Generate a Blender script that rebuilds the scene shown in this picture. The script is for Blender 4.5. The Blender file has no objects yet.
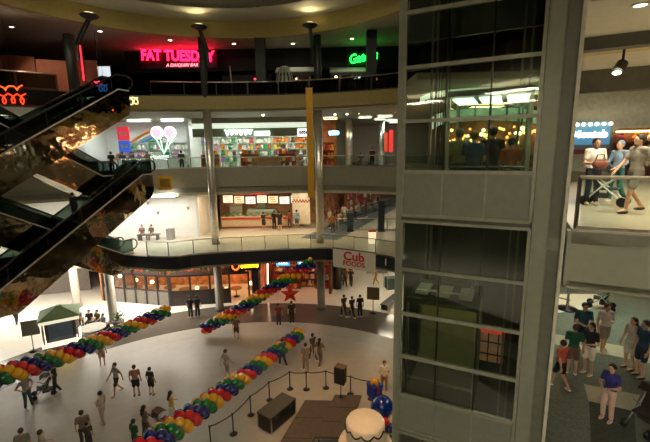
import bpy, bmesh, math, random
from mathutils import Vector, Matrix
random.seed(7)
C = bpy.context.scene.collection
PI = math.pi
SC = bpy.context.scene

# ------------------------------------------------------------------ camera
FPX, PITCH, ROLL = 387.0, math.radians(10.25), math.radians(0.86)
EYE = Vector((0, 0, 12.1))
fw = Vector((0, math.cos(PITCH), -math.sin(PITCH)))
r0 = Vector((1, 0, 0)); u0 = r0.cross(fw)
rt = r0*math.cos(ROLL) - u0*math.sin(ROLL)
up = rt.cross(fw)
cd = bpy.data.cameras.new('camera'); cam = bpy.data.objects.new('camera', cd); C.objects.link(cam)
cd.sensor_fit = 'HORIZONTAL'; cd.sensor_width = 36; cd.lens = FPX/650*36; cd.clip_start = .05; cd.clip_end = 300
M = Matrix((rt, up, -fw)).transposed().to_4x4(); M.translation = EYE
cam.matrix_world = M
SC.camera = cam
def ray(x, y): return fw*FPX + rt*(x-325) - up*(y-221)
def G(x, y, z):                       # the point of the level z seen at a pixel
    d = ray(x, y); return EYE + d*((z-EYE.z)/d.z)
def V(x, y, Y):                       # the point of the upright plane Y seen at a pixel
    d = ray(x, y); return EYE + d*(Y/d.y)
def D(x, y, dep):                     # the point at a depth along the view
    return EYE + ray(x, y)*(dep/FPX)
Z2, Z3, Z4 = 5.3, 10.6, 15.9

# ------------------------------------------------------------------ materials
def lin(h):
    h = h.lstrip('#'); o = []
    for i in (0, 2, 4):
        c = int(h[i:i+2], 16)/255
        o.append(c/12.92 if c <= .04045 else ((c+.055)/1.055)**2.4)
    return (*o, 1)
MATS = {}
def mat(key, col='#808080', rough=.5, metal=0, em=None, es=0, var=.12, scale=6, bump=0, bscale=20, coat=0):
    if key in MATS: return MATS[key]
    m = bpy.data.materials.new(key); m.use_nodes = True; n = m.node_tree.nodes; l = m.node_tree.links
    b = n['Principled BSDF']; c = lin(col)
    tc = n.new('ShaderNodeTexCoord'); nz = n.new('ShaderNodeTexNoise'); nz.inputs['Scale'].default_value = scale
    l.new(tc.outputs['Object'], nz.inputs['Vector'])
    rp = n.new('ShaderNodeValToRGB'); rp.color_ramp.elements[0].position = .3; rp.color_ramp.elements[1].position = .7
    rp.color_ramp.elements[0].color = tuple(x*(1-var) for x in c[:3])+(1,)
    rp.color_ramp.elements[1].color = tuple(min(1, x*(1+var)) for x in c[:3])+(1,)
    l.new(nz.outputs['Fac'], rp.inputs['Fac']); l.new(rp.outputs['Color'], b.inputs['Base Color'])
    b.inputs['Roughness'].default_value = rough; b.inputs['Metallic'].default_value = metal
    if coat: b.inputs['Coat Weight'].default_value = coat; b.inputs['Coat Roughness'].default_value = .08
    if em: b.inputs['Emission Color'].default_value = lin(em); b.inputs['Emission Strength'].default_value = es
    if bump:
        n2 = n.new('ShaderNodeTexNoise'); n2.inputs['Scale'].default_value = bscale
        l.new(tc.outputs['Object'], n2.inputs['Vector'])
        bp = n.new('ShaderNodeBump'); bp.inputs['Strength'].default_value = bump; bp.inputs['Distance'].default_value = .05
        l.new(n2.outputs['Fac'], bp.inputs['Height']); l.new(bp.outputs['Normal'], b.inputs['Normal'])
    MATS[key] = m; return m
def col(h, rough=.6, metal=0): return mat('c_'+h+'_%g_%g' % (rough, metal), h, rough, metal)
def glow(h, s): return mat('glow_%s_%g' % (h, s), h, .4, 0, h, s, var=.02)
def glass(key, tint='#dfeee6', refl=1.0, ior=1.5):
    if key in MATS: return MATS[key]
    m = bpy.data.materials.new(key); m.use_nodes = True; n = m.node_tree.nodes; l = m.node_tree.links
    n.remove(n['Principled BSDF']); out = n['Material Output']
    t = n.new('ShaderNodeBsdfTransparent'); t.inputs['Color'].default_value = lin(tint)
    g = n.new('ShaderNodeBsdfGlossy'); g.inputs['Roughness'].default_value = .02
    f = n.new('ShaderNodeFresnel'); f.inputs['IOR'].default_value = ior
    mu = n.new('ShaderNodeMath'); mu.operation = 'MULTIPLY'; mu.inputs[1].default_value = refl; mu.use_clamp = True
    mx = n.new('ShaderNodeMixShader')
    l.new(f.outputs[0], mu.inputs[0]); l.new(mu.outputs[0], mx.inputs[0]); l.new(t.outputs[0], mx.inputs[1]); l.new(g.outputs[0], mx.inputs[2])
    l.new(mx.outputs[0], out.inputs['Surface']); MATS[key] = m; return m

# ------------------------------------------------------------------ mesh builder
class MB:
    def __init__(s): s.bm = bmesh.new()
    def box(s, c, d, rz=0, ax=None):
        v = []
        for i in (-.5, .5):
            for j in (-.5, .5):
                for k in (-.5, .5):
                    p = Vector((i*d[0], j*d[1], k*d[2]))
                    if rz: p = Matrix.Rotation(rz, 3, 'Z') @ p
                    if ax: p = ax @ p
                    v.append(s.bm.verts.new(p+Vector(c)))
        for f in ((0,1,3,2),(4,6,7,5),(0,4,5,1),(2,3,7,6),(0,2,6,4),(1,5,7,3)): s.bm.faces.new([v[i] for i in f])
        return s
    def prism(s, poly, d):             # closed polygon (3-D points) swept by a vector
        d = Vector(d); a = [s.bm.verts.new(Vector(p)) for p in poly]; b = [s.bm.verts.new(Vector(p)+d) for p in poly]
        n = len(a); s.bm.faces.new(a); s.bm.faces.new(b[::-1])
        for i in range(n): s.bm.faces.new((a[i], b[i], b[(i+1) % n], a[(i+1) % n]))
        return s
    def tube(s, pts, r, n=8, rr=None):
        pts = [Vector(p) for p in pts]; rings = []
        for i, p in enumerate(pts):
            t = (pts[min(i+1, len(pts)-1)]-pts[max(i-1, 0)]).normalized()
            a = t.orthogonal().normalized()
            if rings: 
                a = (pa - t*pa.dot(t)).normalized()
            pa = a; b = t.cross(a); q = rr[i] if rr else r
            rings.append([s.bm.verts.new(p+(a*math.cos(2*PI*k/n)+b*math.sin(2*PI*k/n))*q) for k in range(n)])
        for A, B in zip(rings, rings[1:]):
            for k in range(n): s.bm.faces.new((A[k], A[(k+1) % n], B[(k+1) % n], B[k]))
        s.bm.faces.new(rings[0][::-1]); s.bm.faces.new(rings[-1]); return s
    def lathe(s, prof, c=(0, 0, 0), n=24):
        c = Vector(c); rings = []
        for r, z in prof: rings.append([s.bm.verts.new(c+Vector((max(r, 1e-4)*math.cos(2*PI*k/n), max(r, 1e-4)*math.sin(2*PI*k/n), z))) for k in range(n)])
        for A, B in zip(rings, rings[1:]):
            for k in range(n): s.bm.faces.new((A[k], A[(k+1) % n], B[(k+1) % n], B[k]))
        s.bm.faces.new(rings[0][::-1]); s.bm.faces.new(rings[-1]); return s
    def cyl(s, c, r, h, n=20): return s.lathe([(r, 0), (r, h)], c, n)
    def ball(s, c, r, sub=2, mt=None):
        r = Vector(r if hasattr(r, '__len__') else (r, r, r))
        m = Matrix.Translation(Vector(c)) @ (mt.to_4x4() if mt else Matrix()) @ Matrix.Diagonal((*r, 1))
        bmesh.ops.create_icosphere(s.bm, subdivisions=sub, radius=1, matrix=m); return s
    def cap(s, a, b, ra, rb, n=10):     # tapered limb segment with round ends
        a, b = Vector(a), Vector(b); t = (b-a).normalized(); x = t.orthogonal().normalized(); y = t.cross(x); rings = []
        prof = [(-1, .05), (-.7, .71), (0, 1)]
        for h, q in prof: rings.append((a+t*ra*h, ra*q))
        for h, q in prof[::-1]: rings.append((b-t*rb*h, rb*q))
        R = [[s.bm.verts.new(p+(x*math.cos(2*PI*k/n)+y*math.sin(2*PI*k/n))*q) for k in range(n)] for p, q in rings]
        for A, B in zip(R, R[1:]):
            for k in range(n): s.bm.faces.new((A[k], A[(k+1) % n], B[(k+1) % n], B[k]))
        s.bm.faces.new(R[0][::-1]); s.bm.faces.new(R[-1]); return s
    def strip(s, pts, z0, z1, th):      # upright wall of a thickness along a plan polyline
        L, Rr = offs(pts, th/2), offs(pts, -th/2)
        va = [[s.bm.verts.new((x, y, z)) for x, y in P] for P, z in ((L, z0), (L, z1), (Rr, z1), (Rr, z0))]
        n = len(pts)
        for i in range(n-1):
            for k in range(4): s.bm.faces.new((va[k][i], va[(k+1) % 4][i], va[(k+1) % 4][i+1], va[k][i+1]))
        s.bm.faces.new([va[k][0] for k in range(4)]); s.bm.faces.new([va[k][-1] for k in (3, 2, 1, 0)]); return s
    def slab(s, poly, z0, z1): return s.prism([(x, y, z0) for x, y in poly], (0, 0, z1-z0))
    def mesh(s, name, m, smooth=False):
        bmesh.ops.recalc_face_normals(s.bm, faces=s.bm.faces)
        me = bpy.data.meshes.new(name); s.bm.to_mesh(me); s.bm.free()
        if m: me.materials.append(m)
        if smooth:
            for p in me.polygons: p.use_smooth = True
        return me
    def build(s, name, m, parent=None, smooth=False, base=None):
        if base is not None: bmesh.ops.translate(s.bm, verts=s.bm.verts, vec=-Vector(base))
        o = bpy.data.objects.new(name, s.mesh(name, m, smooth)); C.objects.link(o)
        if base is not None: o.location = base
        if parent: o.parent = parent
        return o
def offs(pts, d):
    out = []
    for i, p in enumerate(pts):
        a = Vector(pts[max(i-1, 0)][:2]); b = Vector(pts[min(i+1, len(pts)-1)][:2]); t = (b-a).normalized()
        out.append((p[0]-t.y*d, p[1]+t.x*d))
    return out
def smooth_line(pts, k=4):
    P = [Vector(p) for p in pts]; out = []
    for i in range(len(P)-1):
        a, b, c, d = P[max(i-1, 0)], P[i], P[i+1], P[min(i+2, len(P)-1)]
        for j in range(k):
            t = j/k; out.append(.5*((2*b)+(c-a)*t+(2*a-5*b+4*c-d)*t*t+(3*b-a-3*c+d)*t**3))
    return out+[P[-1]]
def tag(o, label, cat, group=None):
    o['label'] = label; o['category'] = cat
    if group: o['group'] = group
    return o
def thing(name, label, cat, loc=(0, 0, 0), rz=0, group=None):
    o = bpy.data.objects.new(name, None); C.objects.link(o); o.location = loc; o.rotation_euler = (0, 0, rz); o.empty_display_size = .1
    return tag(o, label, cat, group)
def struct(o): o['kind'] = 'structure'; return o
def kids(o): return list(o.children)
def dup(root, loc, rz=None, label=None, group=None):
    r = root.copy(); C.objects.link(r); r.location = loc
    if rz is not None: r.rotation_euler = (0, 0, rz)
    if label: r['label'] = label
    if group: r['group'] = group
    for ch in kids(root):
        c = ch.copy(); C.objects.link(c); c.parent = r
        for g in kids(ch):
            d = g.copy(); C.objects.link(d); d.parent = c
    return r
def curve_tube(name, lines, r, m, parent=None, base=(0, 0, 0), res=2):
    cu = bpy.data.curves.new(name, 'CURVE'); cu.dimensions = '3D'; cu.bevel_depth = r; cu.bevel_resolution = res; cu.use_fill_caps = True
    b = Vector(base)
    for ln in lines:
        sp = cu.splines.new('POLY'); sp.points.add(len(ln)-1)
        for q, p in zip(sp.points, ln): q.co = (*(Vector(p)-b), 1)
    cu.materials.append(m); o = bpy.data.objects.new(name, cu); C.objects.link(o); o.location = b
    if parent: o.parent = parent; 
    return o
def text(name, s, size, m, loc, rz=0, parent=None, ext=.015, neon=0, shear=0, align='CENTER', sx=1, bold=0):
    cu = bpy.data.curves.new(name, 'FONT'); cu.body = s; cu.size = size; cu.align_x = align; cu.align_y = 'CENTER'; cu.shear = shear
    cu.resolution_u = 4
    if neon: cu.fill_mode = 'NONE'; cu.bevel_depth = neon; cu.bevel_resolution = 1
    else: cu.extrude = ext; cu.offset = bold
    cu.materials.append(m); o = bpy.data.objects.new(name, cu); C.objects.link(o)
    o.location = loc; o.rotation_euler = (PI/2, 0, rz); o.scale = (sx, 1, 1)
    if parent: o.parent = parent
    return o
def squig(x0, x1, z, h, n, y=0, seed=1, step=.5):   # looping handwriting that nobody can read
    rnd = random.Random(seed); L = []
    for i in range(n*8+1):
        t = i/(n*8); L.append((x0+(x1-x0)*t+math.sin(t*n*2*PI)*h*.35, y, z+math.cos(t*n*2*PI)*h*.5*(1-.4*rnd.random())))
    return L
def spot(name, loc, target, power, color='#fff2dc', ang=80, rad=.08, blend=.6, parent=None):
    ld = bpy.data.lights.new(name, 'SPOT'); ld.energy = power; ld.color = lin(color)[:3]; ld.spot_size = math.radians(ang); ld.spot_blend = blend; ld.shadow_soft_size = rad
    o = bpy.data.objects.new(name, ld); C.objects.link(o); o.location = loc
    o.rotation_euler = (Vector(target)-Vector(loc)).to_track_quat('-Z', 'Y').to_euler()
    if parent: o.parent = parent; o.location = Vector(loc)-Vector(parent.location)
    return o

# shared materials
steel = mat('brushed_steel', '#b9b7ac', .3, 1)
chrome = mat('polished_column', '#cfccc0', .3, .85, bump=.2, bscale=3)
shaftm = mat('shaft_paint', '#7d7f70', .45, .15, var=.06)
panelm = mat('shaft_panel', '#74766a', .5, .1, var=.06)
black = mat('black_satin', '#0c0c0d', .35)
dark = mat('dark_fascia', '#151a21', .3, var=.2)
mirror = mat('mirror_cladding', '#bdb49a', .07, 1, var=.35, scale=1.2, bump=.55, bscale=1.1)
railglass = glass('rail_glass', '#f0f6f2', .6, 1.4)
shaftglass = glass('lift_glass', '#e2e9de', 1.1, 1.5)
whitep = mat('white_paint', '#e6e4dd', .6)
# ------------------------------------------------------------------ the setting
CX, CY, RR = -4.25, 11.7, 14.5
def floor_material():
    m = bpy.data.materials.new('terrazzo_rings'); m.use_nodes = True; n = m.node_tree.nodes; l = m.node_tree.links; b = n['Principled BSDF']
    g = n.new('ShaderNodeNewGeometry'); s = n.new('ShaderNodeVectorMath'); s.operation = 'SUBTRACT'; s.inputs[1].default_value = (CX, CY, 0)
    q = n.new('ShaderNodeVectorMath'); q.operation = 'LENGTH'; d = n.new('ShaderNodeMath'); d.operation = 'DIVIDE'; d.inputs[1].default_value = 30
    l.new(g.outputs['Position'], s.inputs[0]); l.new(s.outputs[0], q.inputs[0]); l.new(q.outputs['Value'], d.inputs[0])
    r = n.new('ShaderNodeValToRGB'); r.color_ramp.interpolation = 'CONSTANT'; e = r.color_ramp.elements
    e[0].position = 0; e[0].color = lin('#aaa59a'); e[1].position = 12.9/30; e[1].color = lin('#858178')
    for p, c in ((12.98, '#a59f94'), (14.5, '#595249'), (18.0, '#c9c2b4'), (24, '#c9c2b4')):
        k = e.new(p/30); k.color = lin(c)
    nz = n.new('ShaderNodeTexNoise'); nz.inputs['Scale'].default_value = 2.5; nz.inputs['Detail'].default_value = 6
    mr = n.new('ShaderNodeMapRange'); mr.inputs['To Min'].default_value = .86; mr.inputs['To Max'].default_value = 1.1
    l.new(nz.outputs['Fac'], mr.inputs['Value'])
    mm = n.new('ShaderNodeVectorMath'); mm.operation = 'SCALE'; l.new(g.outputs['Position'], nz.inputs['Vector'])
    l.new(d.outputs[0], r.inputs['Fac']); l.new(r.outputs['Color'], mm.inputs[0]); l.new(mr.outputs[0], mm.inputs['Scale']); l.new(mm.outputs[0], b.inputs['Base Color'])
    r2 = n.new('ShaderNodeValToRGB'); r2.color_ramp.interpolation = 'CONSTANT'; e2 = r2.color_ramp.elements
    e2[0].color = (.4, .4, .4, 1); e2[1].position = 14.5/30; e2[1].color = (.15, .15, .15, 1); k = e2.new(18.0/30); k.color = (.3, .3, .3, 1)
    l.new(d.outputs[0], r2.inputs['Fac']); l.new(r2.outputs['Color'], b.inputs['Roughness']); return m
floorm = floor_material()
struct(MB().box((0, 25, -.15), (90, 90, .3)).build('floor', floorm))
L2 = smooth_line([(-24, 24.5), (-17.5, 26), (-13.75, 25.6), (-10.3, 24.8), (-8.5, 25.5), (-4, 26.3), (-1.1, 26.55), (.5, 26.4), (3.25, 24.8), (4.6, 23.6), (8, 20), (11, 16.5)])
L2 = [p for p in L2]
L3 = smooth_line([(-26, 21), (-19.5, 25.5), (-15.5, 27.6), (-12.5, 28.7), (-8.3, 29.5), (-4, 29.8), (0, 29.5), (4, 28), (8, 25.2), (11.5, 21), (12.5, 17)])
L4 = smooth_line([(-28, 17), (-21, 22), (-16.5, 25.2), (-13.5, 27.2), (-10, 28.1), (-6, 28.5), (-2, 28.3), (1.5, 27.4), (4.8, 26), (9, 22.5), (12, 18)])
def back(pts, x1=40, y=62): return [(p[0], p[1]) for p in pts]+[(x1, pts[-1][1]), (x1, y), (-34, y), (-34, pts[0][1])]
tilem = mat('pale_tile', '#c9c4b6', .2, var=.08)
carpet4 = mat('dark_carpet', '#241f1e', .9)
ceilm = mat('ceiling_paint', '#8f8b78', .7, var=.05)
fasc3 = mat('grey_fascia', '#8d8a7b', .42, .2, var=.06)
fasc4 = mat('olive_fascia', '#857643', .55, var=.08)
struct(MB().slab(back(L2), Z2-.7, Z2).build('floor_2', tilem))
struct(MB().slab(back(L3), Z3-.3, Z3).build('floor_3', tilem))
struct(MB().slab(back(L4), Z4-.3, Z4).build('floor_4', carpet4))
struct(MB().slab(back(offs(L2, .05)), Z2-.95, Z2-.72).build('ceiling_1', ceilm))
struct(MB().slab(back(offs(L3, .05)), 8.95, 9.15).build('ceiling_2', mat('ceiling_two', '#a8a391', .7)))
struct(MB().slab(back(offs(L4, .05)), 14.95, 15.1).build('ceiling_3', ceilm))
struct(MB().strip(L2, Z2-.78, Z2+.02, .14).build('trim_1', dark))
struct(MB().strip(L3, 9.55, Z3+.36, .3).build('trim_2', fasc3))
struct(MB().strip(offs(L3, .16), 9.15, 9.6, .3).build('trim_3', mat('grey_fascia_low', '#757365', .5, .1)))
struct(MB().strip([p for p in L4 if p[0] > -13.6], 15.1, Z4+.1, .25).build('trim_4', fasc4))
struct(MB().strip([p for p in L4 if p[0] <= -13], 15.1, Z4+.1, .25).build('trim_12', mat('dark_gloss', '#17140f', .2, .3)))
# top ceiling with its round opening and raised dome ring
def ring_poly(c, r, n=72): return [(c[0]+r*math.cos(2*PI*k/n), c[1]+r*math.sin(2*PI*k/n)) for k in range(n)]
def annulus(c, r0_, r1, z0, z1, n=96, bm=None):
    b = MB() if bm is None else bm; V4 = []
    for k in range(n):
        a = 2*PI*k/n; ca, sa = math.cos(a), math.sin(a)
        V4.append([b.bm.verts.new((c[0]+r*ca, c[1]+r*sa, z)) for r, z in ((r0_, z0), (r1, z0), (r1, z1), (r0_, z1))])
    for k in range(n):
        A, B = V4[k], V4[(k+1) % n]
        for j in range(4): b.bm.faces.new((A[j], A[(j+1) % 4], B[(j+1) % 4], B[j]))
    return b
CC = (-5.5, 16.4)
struct(annulus(CC, 12.4, 46, 20.05, 20.25).build('ceiling_4', mat('upper_soffit', '#b8b09e', .7)))
struct(annulus(CC, 12.3, 12.6, 19.9, 21.0).build('trim_5', mat('olive_ring', '#b3a668', .6, var=.06)))
struct(annulus(CC, 9.6, 12.6, 20.95, 21.15).build('ceiling_5', mat('dome_ring', '#b0b09a', .7, var=.05)))
struct(annulus(CC, 9.6, 9.8, 20.9, 21.9).build('trim_6', mat('dome_edge', '#a3a391', .7)))
struct(MB().slab(ring_poly(CC, 9.75), 21.8, 22.0).build('ceiling_6', mat('dome_top', '#bfc3b6', .7, var=.05)))
# outer walls
struct(MB().box((-34, 30, 10.3), (.3, 66, 21)).build('wall_left', col('#4a443c', .8)))
struct(MB().box((3, 62, 10), (76, .3, 20.5)).build('wall_back', col('#6f665a', .8)))
struct(MB().box((40, 30, 10.3), (.3, 66, 21)).build('wall_right', col('#6d6a5e', .8)))
struct(MB().box((3, -15, 10), (76, .3, 21)).build('wall_front', mat('front_wall', '#a79f8c', .7)))
for i, (z0, z1, m_) in enumerate(((Z2-.3, Z2, tilem), (Z3-.3, Z3, tilem), (Z4-.3, Z4, carpet4))):
    struct(MB().box((3, -7.3, (z0+z1)/2), (74, 15.4, z1-z0)).build('floor_%d' % (21+i), m_))
    struct(MB().box((3, -7.3, z0-.45), (74, 15.2, .12)).build('ceiling_%d' % (21+i), ceilm)); struct(MB().box((3, .36, z0-.1), (74, .12, .85)).build('trim_%d' % (21+i), fasc3))
# columns
def column(x, y, z0, z1, r, m, n=28): return struct(MB().lathe([(r, z0), (r, z1)], (x, y, 0), n).build('column', m, smooth=False))
for x, y, zt in ((-8.3, 28.55, 15.1), (-.38, 28.6, 15.1)):
    struct(MB().lathe([(.29, 4.3), (.29, zt)], (x, y, 0), 32).build('column', chrome, smooth=True)); struct(MB().lathe([(.36, 0), (.36, .25), (.3, .3), (.3, 4.3)], (x, y, 0), 32).build('column', mat('stone_column', '#6a6256', .45), smooth=True))
for x, y in ((-15.55, 26.6), (-20.1, 29.6)):
    struct(MB().lathe([(.36, 0), (.36, .2), (.3, .25), (.3, 4.4)], (x, y, 0), 28).build('column', mat('pale_column', '#8d8575', .45), smooth=True))
for x, y in ((-8.3, 28.45), (-.35, 28.35)):
    struct(MB().lathe([(.26, Z4), (.26, 19.9)], (x, y, 0), 16).build('column', col('#23282a', .5), smooth=True))
p = V(75, 90, 25.6); struct(MB().lathe([(.32, Z4), (.32, 19.4)], (p.x, 25.6, 0), 16).build('column', col('#262b28', .5), smooth=True))
for px in (262, 371):
    p = V(px, 90, 29.0 if px < 360 else 27.9); struct(MB().box((p.x, p.y, 17.95), (.66, .66, 4.1)).build('column', col('#1d2425', .6)))
for px, Y, zz in ((349, 36, Z3), (381, 38, Z3), (431, 40, Z3)):
    p = V(px, 150, Y); struct(MB().lathe([(.32, zz), (.32, 14.95)], (p.x, Y, 0), 24).build('column', chrome, smooth=True))
p = V(366, 285, 36); struct(MB().lathe([(.35, 0), (.35, 4.4)], (p.x-2.9, 33, 0), 20).build('column', col('#3b332d', .4), smooth=True))

# uplight brackets that reach from the columns to the olive ring
def bracket(x, y, tx, ty, z, lab):
    t = thing('bracket_lamp', lab, 'lamp', (x, y, z))
    MB().tube([(0, 0, -1.4), (0, 0, -.4), ((tx-x)*.5, (ty-y)*.5, .1), (tx-x, ty-y, .62)], .13, 8).build('arm', col('#1f2422', .4), t)
    MB().lathe([(.1, .5), (.42, .64), (.52, .72), (.42, .8), (.1, .82)], (tx-x, ty-y, 0), 18).build('lamp_head', col('#24211e', .4), t, True)
    MB().cyl((tx-x, ty-y, .83), .3, .02, 18).build('bulb_face', glow('#ffe6b0', 4), t); spot('beam', (tx, ty, z+.88), (tx, ty-4, z+2.6), 150, '#ffe6b0', 150, .15, .5, t)
p = V(75, 30, 25.2); q = V(89, 13, 23.8); bracket(p.x, 25.2, q.x, 23.8, 19.15, 'dark bracket lamp on the column nearest the escalators under the olive ring')
for px, w in ((206, 'in front of the red neon sign'), (312, 'above the top of the yellow banner')):
    p = V(px, 35, 28.0); bracket(p.x, 28.0, p.x-.1, 26.9, 19.4, 'dark bracket lamp reaching from the slim column '+w)

# ------------------------------------------------------------------ glass railings
def railing(pts, z, lab, gap=1.6, h=1.05, m=railglass, group=None, postm=None, off=0, smoothpts=True):
    P = [Vector((p[0], p[1], 0)) for p in pts]
    L = [0]
    for a, b in zip(P, P[1:]): L.append(L[-1]+(b-a).length)
    def at(s):
        for i in range(len(P)-1):
            if s <= L[i+1]+1e-6: return P[i].lerp(P[i+1], (s-L[i])/(L[i+1]-L[i]))
        return P[-1]
    n = max(1, round(L[-1]/gap)); base = at(L[-1]/2)+Vector((0, 0, z))
    t = thing('glass_railing', lab, 'railing', base, 0, group)
    MB().tube([p+Vector((0, 0, z+h))-base for p in P], .035, 8).build('handrail', steel, t, True)
    MB().strip([(p.x-base.x, p.y-base.y) for p in P], 0, .1, .06).build('base_rail', postm or steel, t)
    for k in range(n+1):
        a = at(L[-1]*k/n)-base
        MB().box((a.x, a.y, h/2), (.05, .05, h)).build('post', postm or col('#55564f', .35, .7), t)
    for k in range(n):
        ss = [L[-1]*k/n+.06]+[s for s in L if L[-1]*k/n+.06 < s < L[-1]*(k+1)/n-.06]+[L[-1]*(k+1)/n-.06]
        q = [at(s)-base for s in ss]
        MB().strip([(v.x, v.y) for v in q], .12, h-.05, .014).build('glass_panel', m, t)
    return t
def sub(pts, x0, x1): return [p for p in pts if x0 <= p[0] <= x1]
railing(sub(offs(L2, -.02), -12, 9), Z2+.02, 'curved glass railing above the dark fascia of the second level')
railing(sub(offs(L2, -.02), -24, -16), Z2+.02, 'glass railing of the second level behind the escalators')
railing(sub(offs(L3, -.02), -11.6, 12), Z3+.36, 'curved glass railing above the grey fascia of the third level', h=.78)
railing(sub(offs(L4, -.02), -12.4, 10), Z4+.1, 'dim glass railing above the olive fascia of the top level', gap=2.2, h=.95, m=glass('smoke_glass', '#8f9a94', .6, 1.4), postm=black)
railing(sub(offs(L4, -.02), -26, -15.9), Z4+.1, 'dim glass railing before the brown panels at the top left', gap=2.0, h=1.0, m=glass('smoke_glass', '#8f9a94', .6, 1.4), postm=black)

# ------------------------------------------------------------------ lamps
def ceiling_light(x, y, z, sx, sy, strength, lab, colr='#fff4dd', rz=0, group=None):
    t = thing('ceiling_light', lab, 'ceiling light', (x, y, z), rz, group)
    b = MB()
    for dx, dy, w, d in ((0, sy/2, sx+.1, .06), (0, -sy/2, sx+.1, .06), (sx/2, 0, .06, sy), (-sx/2, 0, .06, sy)): b.box((dx, dy, -.05), (w, d, .1))
    b.build('frame', col('#c8c4b8', .4), t)
    MB().box((0, 0, -.035), (sx-.06, sy-.06, .03)).build('diffuser', glow(colr, strength), t)
    return t
def downlight(p, target, power, lab, ang=90, colr='#ffeacc', group='recessed downlights', disc=9, r=.11):
    t = thing('downlight', lab, 'ceiling light', p, 0, group)
    annulus((0, 0), r, r+.05, -.03, 0, 20).build('trim_ring', col('#b8b4a4', .4), t)
    MB().cyl((0, 0, -.012), r, .01, 18).build('bulb_face', glow(colr, disc), t)
    if power: spot('beam', Vector(p)+Vector((0, 0, -.06)), target, power, colr, ang, .07, .7, t)
    return t
# ------------------------------------------------------------------ people
REMESH = []
SKIN = ['#c79a7b', '#b98a6a', '#d3a888', '#8a5c42']
POSES = {
 'stand': dict(arm=[((.25, -.02, 1.12), (.26, .06, .87)), ((-.25, -.02, 1.12), (-.25, .08, .88))], leg=[((.1, .03, .5), (.11, -.02, .08)), ((-.1, .02, .5), (-.12, 0, .08))]),
 'walk': dict(arm=[((.24, .12, 1.14), (.22, .3, .95)), ((-.25, -.16, 1.13), (-.24, -.2, .88))], leg=[((.09, -.02, .5), (.09, -.3, .13)), ((-.09, .16, .52), (-.1, .22, .08))]),
 'hips': dict(arm=[((.38, -.1, 1.17), (.2, .08, 1.03)), ((-.38, -.1, 1.17), (-.2, .08, 1.03))], leg=[((.11, .02, .5), (.14, -.02, .08)), ((-.11, .05, .5), (-.14, .08, .08))]),
 'hold': dict(arm=[((.25, .02, 1.12), (.09, .27, 1.1)), ((-.25, .02, 1.12), (-.09, .27, 1.12))], leg=[((.1, .03, .5), (.11, -.02, .08)), ((-.1, .02, .5), (-.12, 0, .08))]),
 'push': dict(arm=[((.25, .05, 1.13), (.2, .38, 1.0)), ((-.25, .05, 1.13), (-.2, .38, 1.0))], leg=[((.1, .1, .5), (.1, .08, .08)), ((-.1, .0, .5), (-.1, -.22, .12))]),
 'carry': dict(arm=[((.26, -.02, 1.12), (.27, .08, .85)), ((-.24, .04, 1.13), (-.05, .24, 1.18))], leg=[((.1, .08, .5), (.11, .1, .08)), ((-.1, -.02, .5), (-.12, -.12, .1))]),
 'lean': dict(arm=[((.24, .34, 1.12), (.08, .55, 1.13)), ((-.24, .34, 1.12), (-.08, .55, 1.13))], leg=[((.1, .02, .5), (.11, 0, .08)), ((-.1, -.02, .5), (-.12, -.1, .08))], bend=.3),
 'sit': dict(arm=[((.24, .06, 1.13), (.14, .34, .98)), ((-.24, .06, 1.13), (-.14, .34, .98))], leg=[((.12, .45, .93), (.12, .42, .49)), ((-.12, .45, .93), (-.13, .46, .49))], drop=.41),
}
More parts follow.
